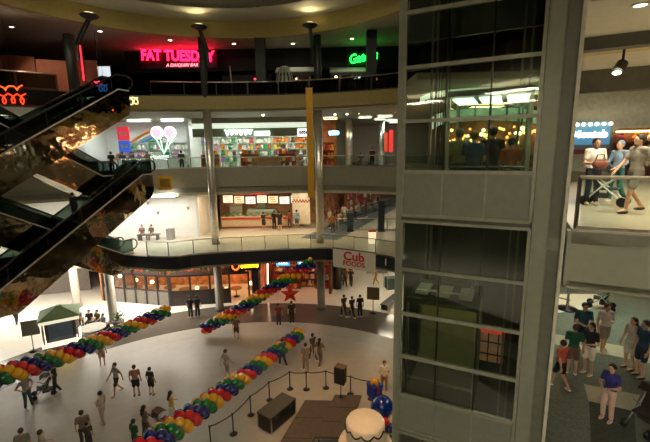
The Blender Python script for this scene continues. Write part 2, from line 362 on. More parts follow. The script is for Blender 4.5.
def person(lab, loc, rz, pose='stand', h=1.72, skin=0, hair='#231a14', top='#777777', bottom='#333333', sleeves='short', legs='long', long_hair=False, shoe='#e8e4da', slim=False, group=None, fine=False, skirt=False):
    t = thing('person', lab, 'person', loc, rz, group)
    P = POSES[pose]; s = h/1.75; dz = -P.get('drop', 0); bend = P.get('bend', 0); w = .88 if slim else 1.0
    def U(p):                                     # upper body: bend about the hips, then seat height
        p = Vector(p)
        if bend: p = Vector((0, 0, .98))+Matrix.Rotation(-bend, 3, 'X') @ (p-Vector((0, 0, .98)))
        return Vector((p.x, p.y, p.z+dz))*s
    def Lw(p): return Vector((p[0], p[1], p[2]+dz))*s
    chest, waist, pel = U((0, 0, 1.27)), U((0, 0, 1.09)), Lw((0, 0, .97)); sh = [U((.18*w, -.01, 1.42)), U((-.18*w, -.01, 1.42))]
    neck, head = U((0, .0, 1.48)), U((0, .025, 1.625)); hip = [Lw((.09, 0, .92)), Lw((-.09, 0, .92))]
    arms = [(Vector(a)*s+Vector((0, 0, dz*s)), Vector(b)*s+Vector((0, 0, dz*s))) for a, b in P['arm']]; legsP = [(Lw(a), Lw(b)) for a, b in P['leg']]
    rot = Matrix.Rotation(-bend, 3, 'X')
    def torso(b, e, low=True):
        b.ball(chest, ((.165*w+e)*s, (.105+e)*s, (.2+e)*s), 2, rot); b.ball(waist, ((.135*w+e)*s, (.095+e)*s, (.17+e)*s), 2, rot)
        b.cap(sh[0], sh[1], (.062+e)*s, (.062+e)*s)
        if low: b.ball(pel, ((.158+e)*s, (.115+e)*s, (.13+e)*s))
    sg = (1, -1)
    b = MB(); torso(b, 0); b.cap(chest, neck, .07*s, .055*s); b.cap(neck, head-Vector((0, .01, .03))*s, .055*s, .055*s)
    b.ball(head, (.078*s, .1*s, .118*s)); b.ball(head+Vector((0, .035, -.06))*s, (.055*s, .06*s, .055*s)); b.ball(head+Vector((0, .1, -.015))*s, (.014*s, .022*s, .024*s), 1)
    for k in (0, 1):
        b.ball(head+Vector((sg[k]*.08, 0, -.01))*s, (.012*s, .022*s, .032*s), 1)
        e, wr = arms[k]; b.cap(sh[k], e, .05*s, .04*s); b.cap(e, wr, .041*s, .028*s)
        d = (wr-e).normalized(); b.cap(wr, wr+d*.075*s, .028*s, .036*s)
        kn, an = legsP[k]; b.cap(hip[k], kn, .085*s, .056*s); b.cap(kn, an, .056*s, .036*s); b.cap(an, an+Vector((0, .15, -.035))*s, .04*s, .034*s)
    body = bpy.data.objects.new('body', b.mesh('body', col(SKIN[skin], .55), True)); C.objects.link(body); body.parent = t
    fb = MB()                                      # five fingers on each hand
    for k in (0, 1):
        e, wr = arms[k]; d = (wr-e).normalized(); side = d.cross(Vector((0, 1, 0)) if abs(d.y) < .7 else Vector((0, 0, 1))).normalized(); nrm = d.cross(side)
        root = wr+d*.07*s; curl = Vector((-sg[k]*.5, 0, 0))+Vector((0, .3, -.2)); 
        for i, (off, ln) in enumerate(((-.026, .06), (-.009, .072), (.009, .068), (.026, .052))):
            a = root+side*off*s; m1 = a+d*(ln*.6)*s; m2 = m1+(d*.7+curl*.6).normalized()*(ln*.55)*s
            fb.tube([a, m1, m2], .0085*s, 5, [.0095*s, .009*s, .007*s])
        a = wr+d*.02*s+side*.02*s; m1 = a+(d*.6+side*.8).normalized()*.045*s; fb.tube([a, m1, m1+d*.03*s], .01*s, 5, [.011*s, .01*s, .008*s])
    me = fb.mesh('fingers', None); REMESH.append((body, .012 if fine else .018, me))
    b = MB(); torso(b, .016, low=not (legs == 'none')); 
    for k in (0, 1):
        e, wr = arms[k]
        if sleeves == 'short': b.cap(sh[k], sh[k].lerp(e, .62), .066*s, .06*s)
        elif sleeves == 'long': b.cap(sh[k], e, .066*s, .055*s); b.cap(e, e.lerp(wr, .93), .055*s, .044*s)
        else: b.cap(sh[k], sh[k].lerp(e, .05), .066*s, .062*s)
    o = bpy.data.objects.new('shirt', b.mesh('shirt', col(top, .8), True)); C.objects.link(o); o.parent = t; REMESH.append((o, .02, None))
    b = MB(); b.ball(pel-Vector((0, 0, .01))*s, (.178*s, .135*s, .125*s))
    fr = {'long': 1.9, 'short': .8, 'mini': .5}.get(legs, .8)
    for k in (0, 1):
        kn, an = legsP[k]
        if fr > 1: b.cap(hip[k], kn, .1*s, .075*s); b.cap(kn, kn.lerp(an, fr-1), .075*s, .06*s)
        else: b.cap(hip[k], hip[k].lerp(kn, fr), .103*s, .088*s)
    if skirt:
        b.cap(pel, pel+Vector((0, .02, -.33))*s, .15*s, .2*s)
    o = bpy.data.objects.new('skirt' if skirt else ('trousers' if legs == 'long' else 'shorts'), b.mesh('bottoms', col(bottom, .85), True)); C.objects.link(o); o.parent = t; REMESH.append((o, .02, None))
    b = MB(); b.ball(head+Vector((0, -.03, .032))*s, (.1*s, .108*s, .118*s)); 
    if long_hair: b.cap(head+Vector((0, -.06, -.03))*s, U((0, -.11, 1.36)), .085*s, .07*s)
    o = bpy.data.objects.new('hair', b.mesh('hair', col(hair, .6), True)); C.objects.link(o); o.parent = t; REMESH.append((o, .018, None))
    eb = MB()
    for k in sg: MB().ball(head+Vector((k*.032, .09, .012))*s, (.013*s, .012*s, .009*s), 1).build('eye', col('#2a1a16', .3), t)
    eb.box(head+Vector((0, .092, -.062))*s, (.04*s, .012*s, .008*s)); eb.build('mouth', col('#7a3d34', .5), t)
    for k in (0, 1):
        an = legsP[k][1]; b = MB().ball(an+Vector((0, .055, -.04))*s, (.05*s, .135*s, .044*s)); b.build('shoe', col(shoe, .6), t, True)
    return t
def finish_people():
    for o, v, f in REMESH:
        m = o.modifiers.new('r', 'REMESH'); m.mode = 'VOXEL'; m.voxel_size = v; m.use_smooth_shade = True
        m = o.modifiers.new('s', 'SMOOTH'); m.factor = .5; m.iterations = 2
    dg = bpy.context.evaluated_depsgraph_get(); new = []
    for o, v, f in REMESH: new.append(bpy.data.meshes.new_from_object(o.evaluated_get(dg)))
    for (o, v, f), me in zip(REMESH, new):
        o.modifiers.clear(); nm = o.data.name
        if f:
            bm = bmesh.new(); bm.from_mesh(me); bm.from_mesh(f); bm.to_mesh(me); bm.free()
        for p in me.polygons: p.use_smooth = True; p.material_index = 0
        o.data = me
KEY = [160, 200, 170, 180, 230, 200]
# ------------------------------------------------------------------ lift tower
TU = Vector((.9, -.436, 0)).normalized(); TN = Vector((-TU.y, TU.x, 0)) ; TN = TN if TN.y > 0 else -TN   # along the face, into the shaft
TP = Vector((1.71, 8.47, 0)); TR = math.atan2(TU.y, TU.x)
W = 2.52
tw = thing('lift_tower', 'tall grey framed glass lift tower standing beside the right balcony', 'lift tower', TP, TR)
MULL = col('#8a8b7b', .4, .3)
ZT = [4.3, 5.29, 5.39, 6.29, 7.3, 8.37, 9.43, 10.54, 10.68, 11.63, 12.69, 13.77, 14.83, 15.9, 16.9, 18, 19, 20.2]
MB().box((-.07, .08, 10.1), (.13, .2, 20.4)).build('corner_post', shaftm, tw)
for z in ZT: MB().box((W/2, .03, z), (W, .1, .07 if z not in (5.39, 10.54) else .06)).build('transom', MULL, tw)
zs = [0]+ZT
for a, b in zip(zs, zs[1:]):
    if b-a < .2: MB().box((W/2, .07, (a+b)/2), (W, .04, b-a-.05)).build('gap_panel', col('#4c4d43', .5), tw); continue
    panel = (a, b) in ((5.39, 6.29), (10.68, 11.63), (0, 4.3), (15.9, 16.9))
    for k in range(3):
        x0 = k*W/3
        if panel: MB().box((x0+W/6, .03, (a+b)/2), (W/3-.035, .03, b-a-.07)).build('spandrel_panel', panelm, tw)
        else: MB().box((x0+W/6, .03, (a+b)/2), (W/3-.01, .016, b-a-.07)).build('glass_pane', shaftglass, tw)
for a, b in ((0, 5.29), (5.39, 10.54), (10.68, 15.9), (15.9, 20.2)):
    for k in (0, 1, 2, 3):
        pan = (a, b)
        MB().box((k*W/3, .06 if k in (1, 2) else .03, (a+b)/2), (.035 if k in (1, 2) else .06, .05 if k in (1, 2) else .1, b-a)).build('mullion', black if k in (1, 2) else MULL, tw)
for a, b in ((5.42, 6.26), (10.71, 11.6)):
    for k in (1, 2): MB().box((k*W/3, .02, (a+b)/2), (.03, .06, b-a)).build('panel_joint', MULL, tw)
# right hand pilaster: two upright panels, a pale corner trim and cut-in access panels
MB().box((W+.03+.14, .12, 10.1), (.26, .24, 20.4)).build('pilaster', shaftm, tw)
MB().box((W+.3+.115, .15, 10.1), (.25, .24, 20.4)).build('pilaster', mat('pilaster_side', '#6f7164', .5, .1), tw)
MB().box((W+.565, .1, 10.1), (.06, .3, 20.4)).build('corner_trim', col('#b9b7a6', .45), tw)
for z0, z1 in ((5.6, 10.15), (10.4, 14.6)): MB().box((W+.42, .024, (z0+z1)/2), (.18, .012, z1-z0)).build('access_panel', col('#5b5d50', .5), tw)
for z0_, z1_ in ((0, 10.7), (14.9, 20.3)): MB().box((W+.565, 1.35, (z0_+z1_)/2), (.08, 2.2, z1_-z0_)).build('side_wall', mat('tower_side', '#53544a', .6), tw)
MB().box((W+.565, 1.35, 12.8), (.02, 2.2, 4.2)).build('side_glass', shaftglass, tw)
for z0_, z1_ in ((0, 10.7), (14.9, 20.3)): MB().box((W/2, 2.55, (z0_+z1_)/2), (W+1.1, .1, z1_-z0_)).build('back_wall', mat('shaft_back', '#3a3e38', .5), tw)
MB().box((W/2+.45, 2.55, 12.8), (W+.2, .016, 4.2)).build('back_glass', shaftglass, tw)
for x in (.12, .24, .5, 2.2, 2.38): MB().box((x, 2.3, 10.1), (.05, .1, 20.4)).build('guide_rail', col('#7d7f73', .35, .8), tw)
for x in (.36, .42, .62): MB().tube([(x, 2.0, 0), (x, 2.0, 20.2)], .012, 6).build('hoist_cable', black, tw)
def lift_car(x, z, lab, walls, light, ls, roof_lamps=False):
    o = TP+TU*x+Vector((0, 0, z)); t = thing('lift_car', lab, 'lift car', o, TR, 'lift cars in the glass tower')
    w, d, h = 1.62, 1.5, 2.45
    MB().box((w/2, 1.15, .05), (w, d, .1)).build('car_floor', col('#504a42', .5), t)
    MB().box((w/2, 1.15, h+.06), (w, d, .12)).build('car_roof', col('#5d6157', .4, .5), t)
    for px in (.03, w-.03):
        for py in (.43, 1.87): MB().box((px, py, h/2), (.06, .06, h)).build('car_post', steel, t)
    MB().box((w/2, 1.88, h/2+.05), (w-.1, .04 if walls else .012, h-.15)).build('rear_panel', col(walls, .5) if walls else railglass, t)
    MB().box((w/2, .42, .5), (w-.12, .03, .06)).build('bumper_rail', steel, t); MB().tube([(.08, .45, 1.0), (w-.08, .45, 1.0)], .025).build('hand_rail', steel, t)
    MB().box((w/2, .40, h/2+.05), (w-.14, .012, h-.1)).build('car_glass', railglass, t)
    for k in range(3): MB().box((.28+k*.53, 1.15, h-.03), (.42, 1.15, .03)).build('light_panel', glow(light, ls), t)
    if roof_lamps:
        for k in range(3): MB().box((.3+k*.5, 1.0, h+.18), (.3, .7, .06)).build('roof_box', col('#b7c2b4', .4), t)
        MB().tube([(.2, .6, h+.3), (1.4, .6, h+.3), (1.4, 1.6, h+.3)], .03).build('roof_rail', steel, t)
    return t
lift_car(.82, 10.72, 'upper lift car carrying riders, with a glowing ceiling', None, '#e6ffe9', 3.2)
lift_car(.05, 6.05, 'lower lift car with pale yellow inside walls', '#9a9070', '#ffe7b0', 1.3, True)
# the lit cove and shops behind the tower
struct(MB().slab([(3.6, 15.6), (11.5, 15.6), (11.5, 19.6), (3.6, 19.6)], 14.76, 15.0).build('ceiling_9', ceilm))
t = thing('light_cove', 'curved glowing ceiling cove seen through the lift tower glass', 'ceiling light', (7.4, 17.2, 14.7))
for nm, dz, h, rr_, st, yy in (('upper_band', -.28, .34, 3.2, 1.0, 0), ('lower_band', -1.08, .62, 2.5, .75, .5)):
    b = MB(); N_ = 24
    P_ = [(-rr_+2*rr_*k/N_, .35*math.sqrt(max(0, 1-((k/N_)*2-1)**2))) for k in range(N_+1)]
    b.prism([(x, yy, dz+z-.1) for x, z in P_]+[(x, yy, dz+z-h) for x, z in P_[::-1]], (0, .25, 0)); b.build(nm, glow('#e2f7dc', st), t)
for k in range(7): MB().box((-2.1+.7*k, .45, -1.15), (.05, .06, .9)).build('rib', col('#7d8a78', .5), t)
for x in (-2.6, 2.6): MB().tube([(x, .1, -.4), (x, .1, .06)], .02).build('hanger', black, t)
struct(MB().prism([(9.2, 29.5, 10.6), (17, 24.5, 10.6), (17, 24.5, 14.95), (9.2, 29.5, 14.95)], (.2, .3, 0)).build('wall_side_shop', mat('side_shop', '#7d5a40', .7, var=.5, scale=1.4)))
struct(MB().prism([(12.5, 26.6, 5.3), (18, 20.5, 5.3), (18, 20.5, 8.95), (12.5, 26.6, 8.95)], (.3, .3, 0)).build('wall_side_shop', mat('side_shop', '#7d5a40', .7, var=.5, scale=1.4)))
rb = random.Random(5)
for k in range(70):
    f = (k+.5)/70; q = Vector((9.0+7.6*f, 29.3-4.95*f, rb.choice([12.4, 12.75, 13.1, 13.45])+rb.uniform(-.1, .1)))
    tag(MB().ball((0, 0, 0), rb.uniform(.08, .16), 1).build('globe_bulb', glow(rb.choice(['#ffcf8a', '#ffb070', '#fff0d0', '#ff9a5a']), 10), smooth=True), 'warm bulb on the shop wall seen through the lift tower glass', 'bulb', 'warm bulbs behind the lift tower').location = q
for i, (x, y, z, s_, c_) in enumerate(((10.8, 26.5, 14.9, 30, '#ffd9a0'), (13.5, 24.5, 14.9, 30, '#ffd9a0'), (12.8, 24.5, 8.9, 30, '#ffc890'), (15, 22, 8.9, 30, '#ffc890'))): ceiling_light(x, y, z, 2.2, 1.0, s_, 'added warm ceiling light of the side gallery behind the lift tower, %s' % ('third level far', 'third level near', 'second level far', 'second level near')[i], c_)  # lamps added so the escalator cladding has warm light to mirror
t = thing('neon_sign', 'added red neon lettering on the unseen second level side gallery behind the lift tower', 'sign', Vector((14.6, 23.6, 7.6)), -.84); curve_tube('lettering', [squig(-1.6, 1.6, 0, .7, 5, -.1, 17)], .07, glow('#ff2a1c', 7), t).location = (0, 0, 0); MB().box((0, .1, 0), (3.4, .06, .1)).build('carrier', black, t)  # unseen sign added for a red reflection in the escalator cladding
q = TP+TU*1.55+TN*2.42+Vector((0, 0, 6.25))
t = thing('poster_frame', 'red topped lattice panel at the back of the lift shaft', 'panel', q, TR)
MB().box((.3, 0, .55), (.78, .05, .95)).build('panel', mat('poster_warm', '#c98e73', .6, em='#d59a78', es=.12), t); MB().box((.3, -.03, .98), (.78, .03, .12)).build('top_band', glow('#e8452e', .7), t)
for k in range(3): MB().box((.05+k*.25, -.035, .5), (.03, .03, .85)).build('lattice_bar', black, t)
for k in range(2): MB().box((.3, -.035, .3+k*.35), (.78, .03, .03)).build('lattice_bar', black, t)
def inlift(x, y): return TP+TU*x+TN*y+Vector((0, 0, 10.82))
person('person in a khaki shirt in the upper lift car, nearest its tower post', inlift(1.05, .8), TR, 'stand', 1.72, top='#a09a6c', hair='#6b5a3a')
person('person in a blue shirt riding the upper lift car', inlift(1.36, .78), TR+.2, 'stand', 1.66, top='#27567c', hair='#a0692f')
person('person in a black top riding the upper lift car', inlift(1.72, .85), TR, 'stand', 1.74, top='#101114', hair='#151010', sleeves='long')
person('short person in an orange shirt riding the upper lift car', inlift(2.1, .78), TR, 'stand', 1.5, top='#d06a25', hair='#120d0b')

# ------------------------------------------------------------------ right hand balcony at level three and the carpet level below it
B0 = Vector((4.65, 7.03)); BU = Vector((.9, -.436)).normalized(); BN = Vector((.436, .9)).normalized()
def bal(s, d=0): v = B0+BU*s+BN*d; return (v.x, v.y)
bp = [bal(-.05), bal(7), bal(7, 26), bal(-.05, 26), ]
bp = [bal(-.05), bal(9), (40, 8), (40, 30), (13, 30), (12.2, 18), bal(-.05, 9)]
struct(MB().slab(bp, 10.32, 10.6).build('floor_5', mat('balcony_tile', '#b3ad9a', .22, var=.06)))
struct(MB().prism([(*bal(-.12), 9.5), (*bal(9), 9.5), (*bal(9), 10.56), (*bal(-.12), 10.56)], (BN.x*.25, BN.y*.25, 0)).build('trim_7', mat('balcony_fascia', '#8b8c7c', .5, .1, var=.04)))
struct(MB().slab(bp, 9.45, 9.6).build('ceiling_7', ceilm))
c2 = [bal(-.6, .2), bal(9, .2), (40, 8), (40, 30), (10.5, 30), (10.6, 18), bal(-.6, 5)]
cm = mat('green_grey_carpet', '#6d7163', .95, var=.22, scale=18)
struct(MB().slab(c2, 5.0, Z2).build('floor_6', cm))
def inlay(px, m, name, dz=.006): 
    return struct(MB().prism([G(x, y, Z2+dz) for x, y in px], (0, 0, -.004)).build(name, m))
tan = mat('tan_inlay', '#b7ac90', .85, var=.06)
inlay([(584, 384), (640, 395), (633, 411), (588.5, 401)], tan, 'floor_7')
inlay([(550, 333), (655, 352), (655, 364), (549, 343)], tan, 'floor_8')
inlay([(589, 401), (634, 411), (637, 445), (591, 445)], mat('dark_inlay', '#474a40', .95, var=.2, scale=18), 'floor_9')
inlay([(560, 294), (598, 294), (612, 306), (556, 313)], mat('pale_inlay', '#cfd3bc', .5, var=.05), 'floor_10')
bt = railing([bal(0, .06), bal(8, .06)], 10.56, 'straight steel topped glass railing of the balcony at the right', gap=1.9, h=1.0, m=glass('clear_glass', '#eef5f0', .45, 1.4))
for ch in bt.children:
    if ch.name.startswith('handrail'): ch.data.materials[0] = mat('pale_rail', '#e2d8c0', .45, .2)
# slab of the top level over the balcony, with a dropped beam
tp = [bal(-.1, -.0), bal(9, 0), (40, 8), (40, 26), (12.2, 26), bal(-.1, 9)]
struct(MB().slab(tp, 14.75, 15.0).build('ceiling_8', mat('balcony_soffit', '#c2beac', .7, var=.04)))
struct(MB().prism([(*bal(-.1, -.06), 14.55), (*bal(9, -.06), 14.55), (*bal(9, -.06), 16.2), (*bal(-.1, -.06), 16.2)], (BN.x*.2, BN.y*.2, 0)).build('trim_8', shaftm))
struct(MB().prism([(*bal(0, 3.6), 14.45), (*bal(12, 3.6), 14.45), (*bal(12, 3.6), 14.76), (*bal(0, 3.6), 14.76)], (BN.x*.35, BN.y*.35, 0)).build('trim_9', col('#4b4b42', .6)))
struct(MB().prism([(*bal(0, 8.6), 14.0), (*bal(16, 8.6), 14.0), (*bal(16, 8.6), 14.76), (*bal(0, 8.6), 14.76)], (BN.x*.4, BN.y*.4, 0)).build('trim_10', col('#5c5a4e', .6)))
struct(MB().prism([(*bal(0, 4), 14.6), (*bal(14, 4), 14.6), (*bal(14, 4), 14.74), (*bal(0, 4), 14.74)], (BN.x*1.2, BN.y*1.2, 0)).build('trim_11', mat('tan_band', '#b5a26a', .6)))
downlight(V(638, 27, 7.9).xy.to_3d()+Vector((0, 0, 14.74)), (6.5, 7, 10.6), 420, 'round recessed downlight over the right balcony', 110)
for i, (s, d) in enumerate(((3.5, 7.4), (6.5, 7.0), (9, 9.5))):
    v = bal(s, d); downlight((*v, 14.74), (v[0], v[1], 10.6), 750, 'recessed downlight over the right balcony floor, %s' % ('nearest the lift tower', 'in the middle', 'farthest from the lift tower')[i], 120)
for i, (s, d) in enumerate(((1.6, 2.4), (4.2, 2.2))):
    v = bal(s, d); downlight((*v, 14.74), (v[0]+.6, v[1]+1.2, 10.6), 800, 'added recessed downlight above the straight balcony railing, %s' % ('by the tower', 'farther along')[i], 120)  # lamps added above the view; floor bounce brightens the soffit
p = V(617, 72, 10.4); t = thing('spotlight', 'black can spotlight hanging from the ceiling above the right balcony', 'spotlight', (p.x, p.y, 14.74))
hz = p.z-14.74
MB().tube([(.12, 0, 0), (.12, 0, hz+.18)], .03).build('stem', black, t); MB().tube([(-.02, -.04, hz), (.16, .06, hz+.22)], .13, 16).build('can', black, t); MB().ball((-.04, -.05, hz-.03), (.1, .1, .05)).build('bulb', glow('#fff3d0', 9), t, True)
# shops across the right balcony
struct(MB().prism([(11.2, 20.5, 10.6), (24, 17, 10.6), (24, 17, 14.8), (11.2, 20.5, 14.8)], (.1, .4, 0)).build('wall_far_shop', mat('grey_shop_wall', '#b3b5a9', .7)))
d = Vector((12.8, -3.5, 0)).normalized(); rz = math.atan2(d.y, d.x)
o = Vector((11.6, 20.2, 0))
t = thing('shop_sign', 'backlit blue shop sign with white lettering across the right balcony', 'sign', o+Vector((1.62, -.5, 12.42)), rz)
MB().box((0, .02, .35), (1.8, .12, 1.1)).build('sign_box', glow('#47799a', .8), t)
text('lettering', 'Montab', .5, glow('#ffffff', 3), (0, -.08, .3), 0, t, .03, bold=.012)
MB().box((0, .0, -.55), (1.8, .1, .22)).build('red_band', col('#7e2a22', .5), t)
for k in range(6):
    q = o+d*(1.1+k*.29)+Vector((-.12, -.25, 13.2)); b = tag(MB().ball(q, .085, 2).build('globe_bulb', glow('#ffe3a8', 8), smooth=True), 'warm globe bulb in the row above the blue shop sign', 'bulb', 'globe bulbs above the blue sign')
t = thing('shop_display', 'warm lit shop shelf of coloured goods across the right balcony', 'display', o+d*4.45+Vector((-.1, -.4, 10.6)), rz)
MB().box((0, .2, 1.1), (3.6, .1, 2.2)).build('back_board', col('#6d4633', .6), t); MB().box((0, -.1, 2.3), (3.6, .5, .1)).build('canopy', col('#8b6b3c', .6), t); MB().box((0, -.12, 2.2), (3.5, .3, .06)).build('strip_lamp', glow('#ffcf85', 9), t)
for k in range(3): MB().box((0, 0, .5+.6*k), (3.5, .4, .04)).build('shelf', col('#4e372b', .6), t)
rnd = random.Random(3)
for k in range(18):
    h = rnd.choice(['#b5363c', '#2f6d3a', '#c9792f', '#7d3147', '#c4b9a4', '#31507d'])
    q = o+d*(2.95+(k % 6)*.6)+Vector((-.15, -.45, 10.6+.52+.6*(k//6)))
    tag(MB().ball((0, 0, .17), (.16, .13, .18), 2).ball((0, -.02, .4), .1, 2).build('plush_toy', col(h, .8), base=None, smooth=True), 'stuffed toy on the warm lit shelf across the right balcony', 'toy', 'stuffed toys on the warm lit shelf').location = q
ceiling_light(14, 17.5, 14.7, 3, .5, 9, 'long ceiling light before the blue shop sign')

# stroller helper
def stroller(loc, rz, lab, frame='#d8d8d2', seat='#23384d', s=1.0):
    t = thing('stroller', lab, 'stroller', loc, rz)
    for x in (-.24, .24):
        MB().tube([(x, .42, .12), (x*.9, -.05, .55), (x*.9, -.5, 1.02)], .02).build('frame_bar', col(frame, .4), t); MB().tube([(x, -.38, .12), (x*.9, -.02, .52), (x*.9, .25, .72)], .02).build('frame_bar', col(frame, .4), t)
        for y in (.42, -.38):
            w = MB().lathe([(.05, -.03), (.12, -.035), (.13, 0), (.12, .035), (.05, .03)], (0, 0, 0), 16).build('wheel', black, t); w.rotation_euler = (0, PI/2, 0); w.location = (x*1.08, y, .13)
    MB().tube([(-.22, -.5, 1.02), (.22, -.5, 1.02)], .025).build('handle', black, t)
    MB().prism([(-.2, .3, .42), (-.2, -.12, .4), (-.2, -.32, .85), (-.2, -.28, .87), (-.2, -.06, .46), (-.2, .3, .47)], (.4, 0, 0)).build('seat', col(seat, .8), t)
    MB().prism([(-.23, -.36, .82), (-.23, -.3, 1.06), (-.23, -.05, 1.12), (-.23, .12, 1.0), (-.23, .1, .98), (-.23, -.05, 1.08), (-.23, -.26, 1.02), (-.23, -.32, .82)], (.46, 0, 0)).build('hood', col(seat, .8), t)
    MB().box((0, -.12, .25), (.36, .4, .1)).build('basket', col('#3c3c3c', .8), t)
    return t
# people on the right balcony
def bz(x, y): return G(x, y, 10.6)
person('person in a white shirt holding a brown bag behind the right balcony railing', bz(590, 205), PI-.2, 'hold', 1.72, top='#ddd8cc', bottom='#1f2a33', hair='#2b1c14', fine=True)
stroller(bz(603, 205), PI+.8, 'white framed stroller standing behind the right balcony railing', seat='#24414c')
person('person in a pale blue jacket bending by the white framed stroller', bz(614, 202), PI/2+.3, 'push', 1.66, top='#7f97ab', bottom='#2b6158', sleeves='long', hair='#7f97ab', fine=True)
person('person in grey shorts walking along the right balcony past the stroller', bz(631, 213), PI/2, 'walk', 1.76, top='#8f8a7c', bottom='#7c776a', legs='short', shoe='#1b1715', fine=True)
q = bz(588, 205)
t = thing('handbag', 'brown bag held by the person in white at the right balcony', 'bag', q+Vector((-.05, -.35, .95)))
MB().ball((0, 0, .12), (.2, .1, .13)).build('bag_body', col('#6b3a24', .6), t, True); MB().tube([(-.13, 0, .2), (-.08, 0, .36), (.08, 0, .36), (.13, 0, .2)], .014).build('strap', col('#4a2717', .6), t)
# people on the carpet level
def cz(x, y): return G(x, y, Z2)
person('person in a teal polo and dark shorts standing hands together on the carpet, farthest back', cz(580, 353), PI-.3, 'hold', 1.78, top='#24505a', bottom='#1c2a35', legs='short', hair='#3a2718', fine=True)
person('person in a pale pink shirt carrying a dark bag across the carpet', cz(602, 352), PI, 'carry', 1.72, top='#d5c1b6', bottom='#8f7f70', legs='short', hair='#5a2b1f', fine=True)
person('person in a long green shirt beside the corner of the tower', cz(571, 374), -.5, 'stand', 1.62, top='#134f3a', bottom='#6f5140', legs='short', hair='#4a2a20', fine=True)
person('person in a black top and white trousers holding a bag on the carpet', cz(587, 374), PI/2+.4, 'hold', 1.66, top='#16171c', bottom='#dcd3c6', legs='short', hair='#1c1310', long_hair=True, slim=True, fine=True)
person('person in a coral shirt and black shorts half hidden by the tower', cz(559, 388), .3, 'walk', 1.48, top='#b8503e', bottom='#17171a', legs='short', hair='#2a1b15', fine=True)
person('person with long brown hair and pale grey outfit walking on the carpet', cz(628, 369), PI/2+.2, 'stand', 1.7, top='#b9ae9d', bottom='#c5bdb0', legs='short', hair='#4a2e20', long_hair=True, slim=True, shoe='#171314', fine=True)
person('person in a navy shirt and shorts beside the long haired walker', cz(639, 377), PI/2, 'stand', 1.8, top='#1d3a52', bottom='#1b2c44', legs='short', hair='#3a1c1a', shoe='#141214', fine=True)
person('person in a blue violet top and pale trousers standing alone on the near carpet', cz(606, 420), PI/2+.5, 'hold', 1.54, top='#34357f', bottom='#d8b7a8', hair='#17100f', shoe='#e3c9ba', slim=True, fine=True)
stroller(cz(646, 428), PI/2+.4, 'black stroller at the edge of the near carpet', frame='#8d8d8d', seat='#2b1717')
stroller(cz(601, 308), .9, 'dark stroller far back on the pale carpet patch', frame='#9aa39a', seat='#1d2420')
t = thing('floor_lamp_base', 'black round based display stand at the back of the carpet level', 'stand', cz(567, 309))
MB().lathe([(.4, 0), (.4, .04), (.05, .08), (.04, 1.5)], n=20).build('base', black, t, True); MB().box((0, 0, 1.75), (.5, .05, .5)).build('board', black, t)
for i, (px, py) in enumerate(((640, 292), (575, 285), (610, 288))):
    q = cz(px, 335); ceiling_light(q.x+i*.6, q.y+1.5*i, 9.42, 1.4, .8, 22, 'square ceiling light over the carpet, %s' % ('above the walkers', 'above the tower corner', 'above the pale patch')[i], '#f0ffe6')
struct(MB().box((14, 24, 7.2), (12, .3, 3.8)).build('wall_carpet', mat('green_wall', '#7d8c72', .7)))
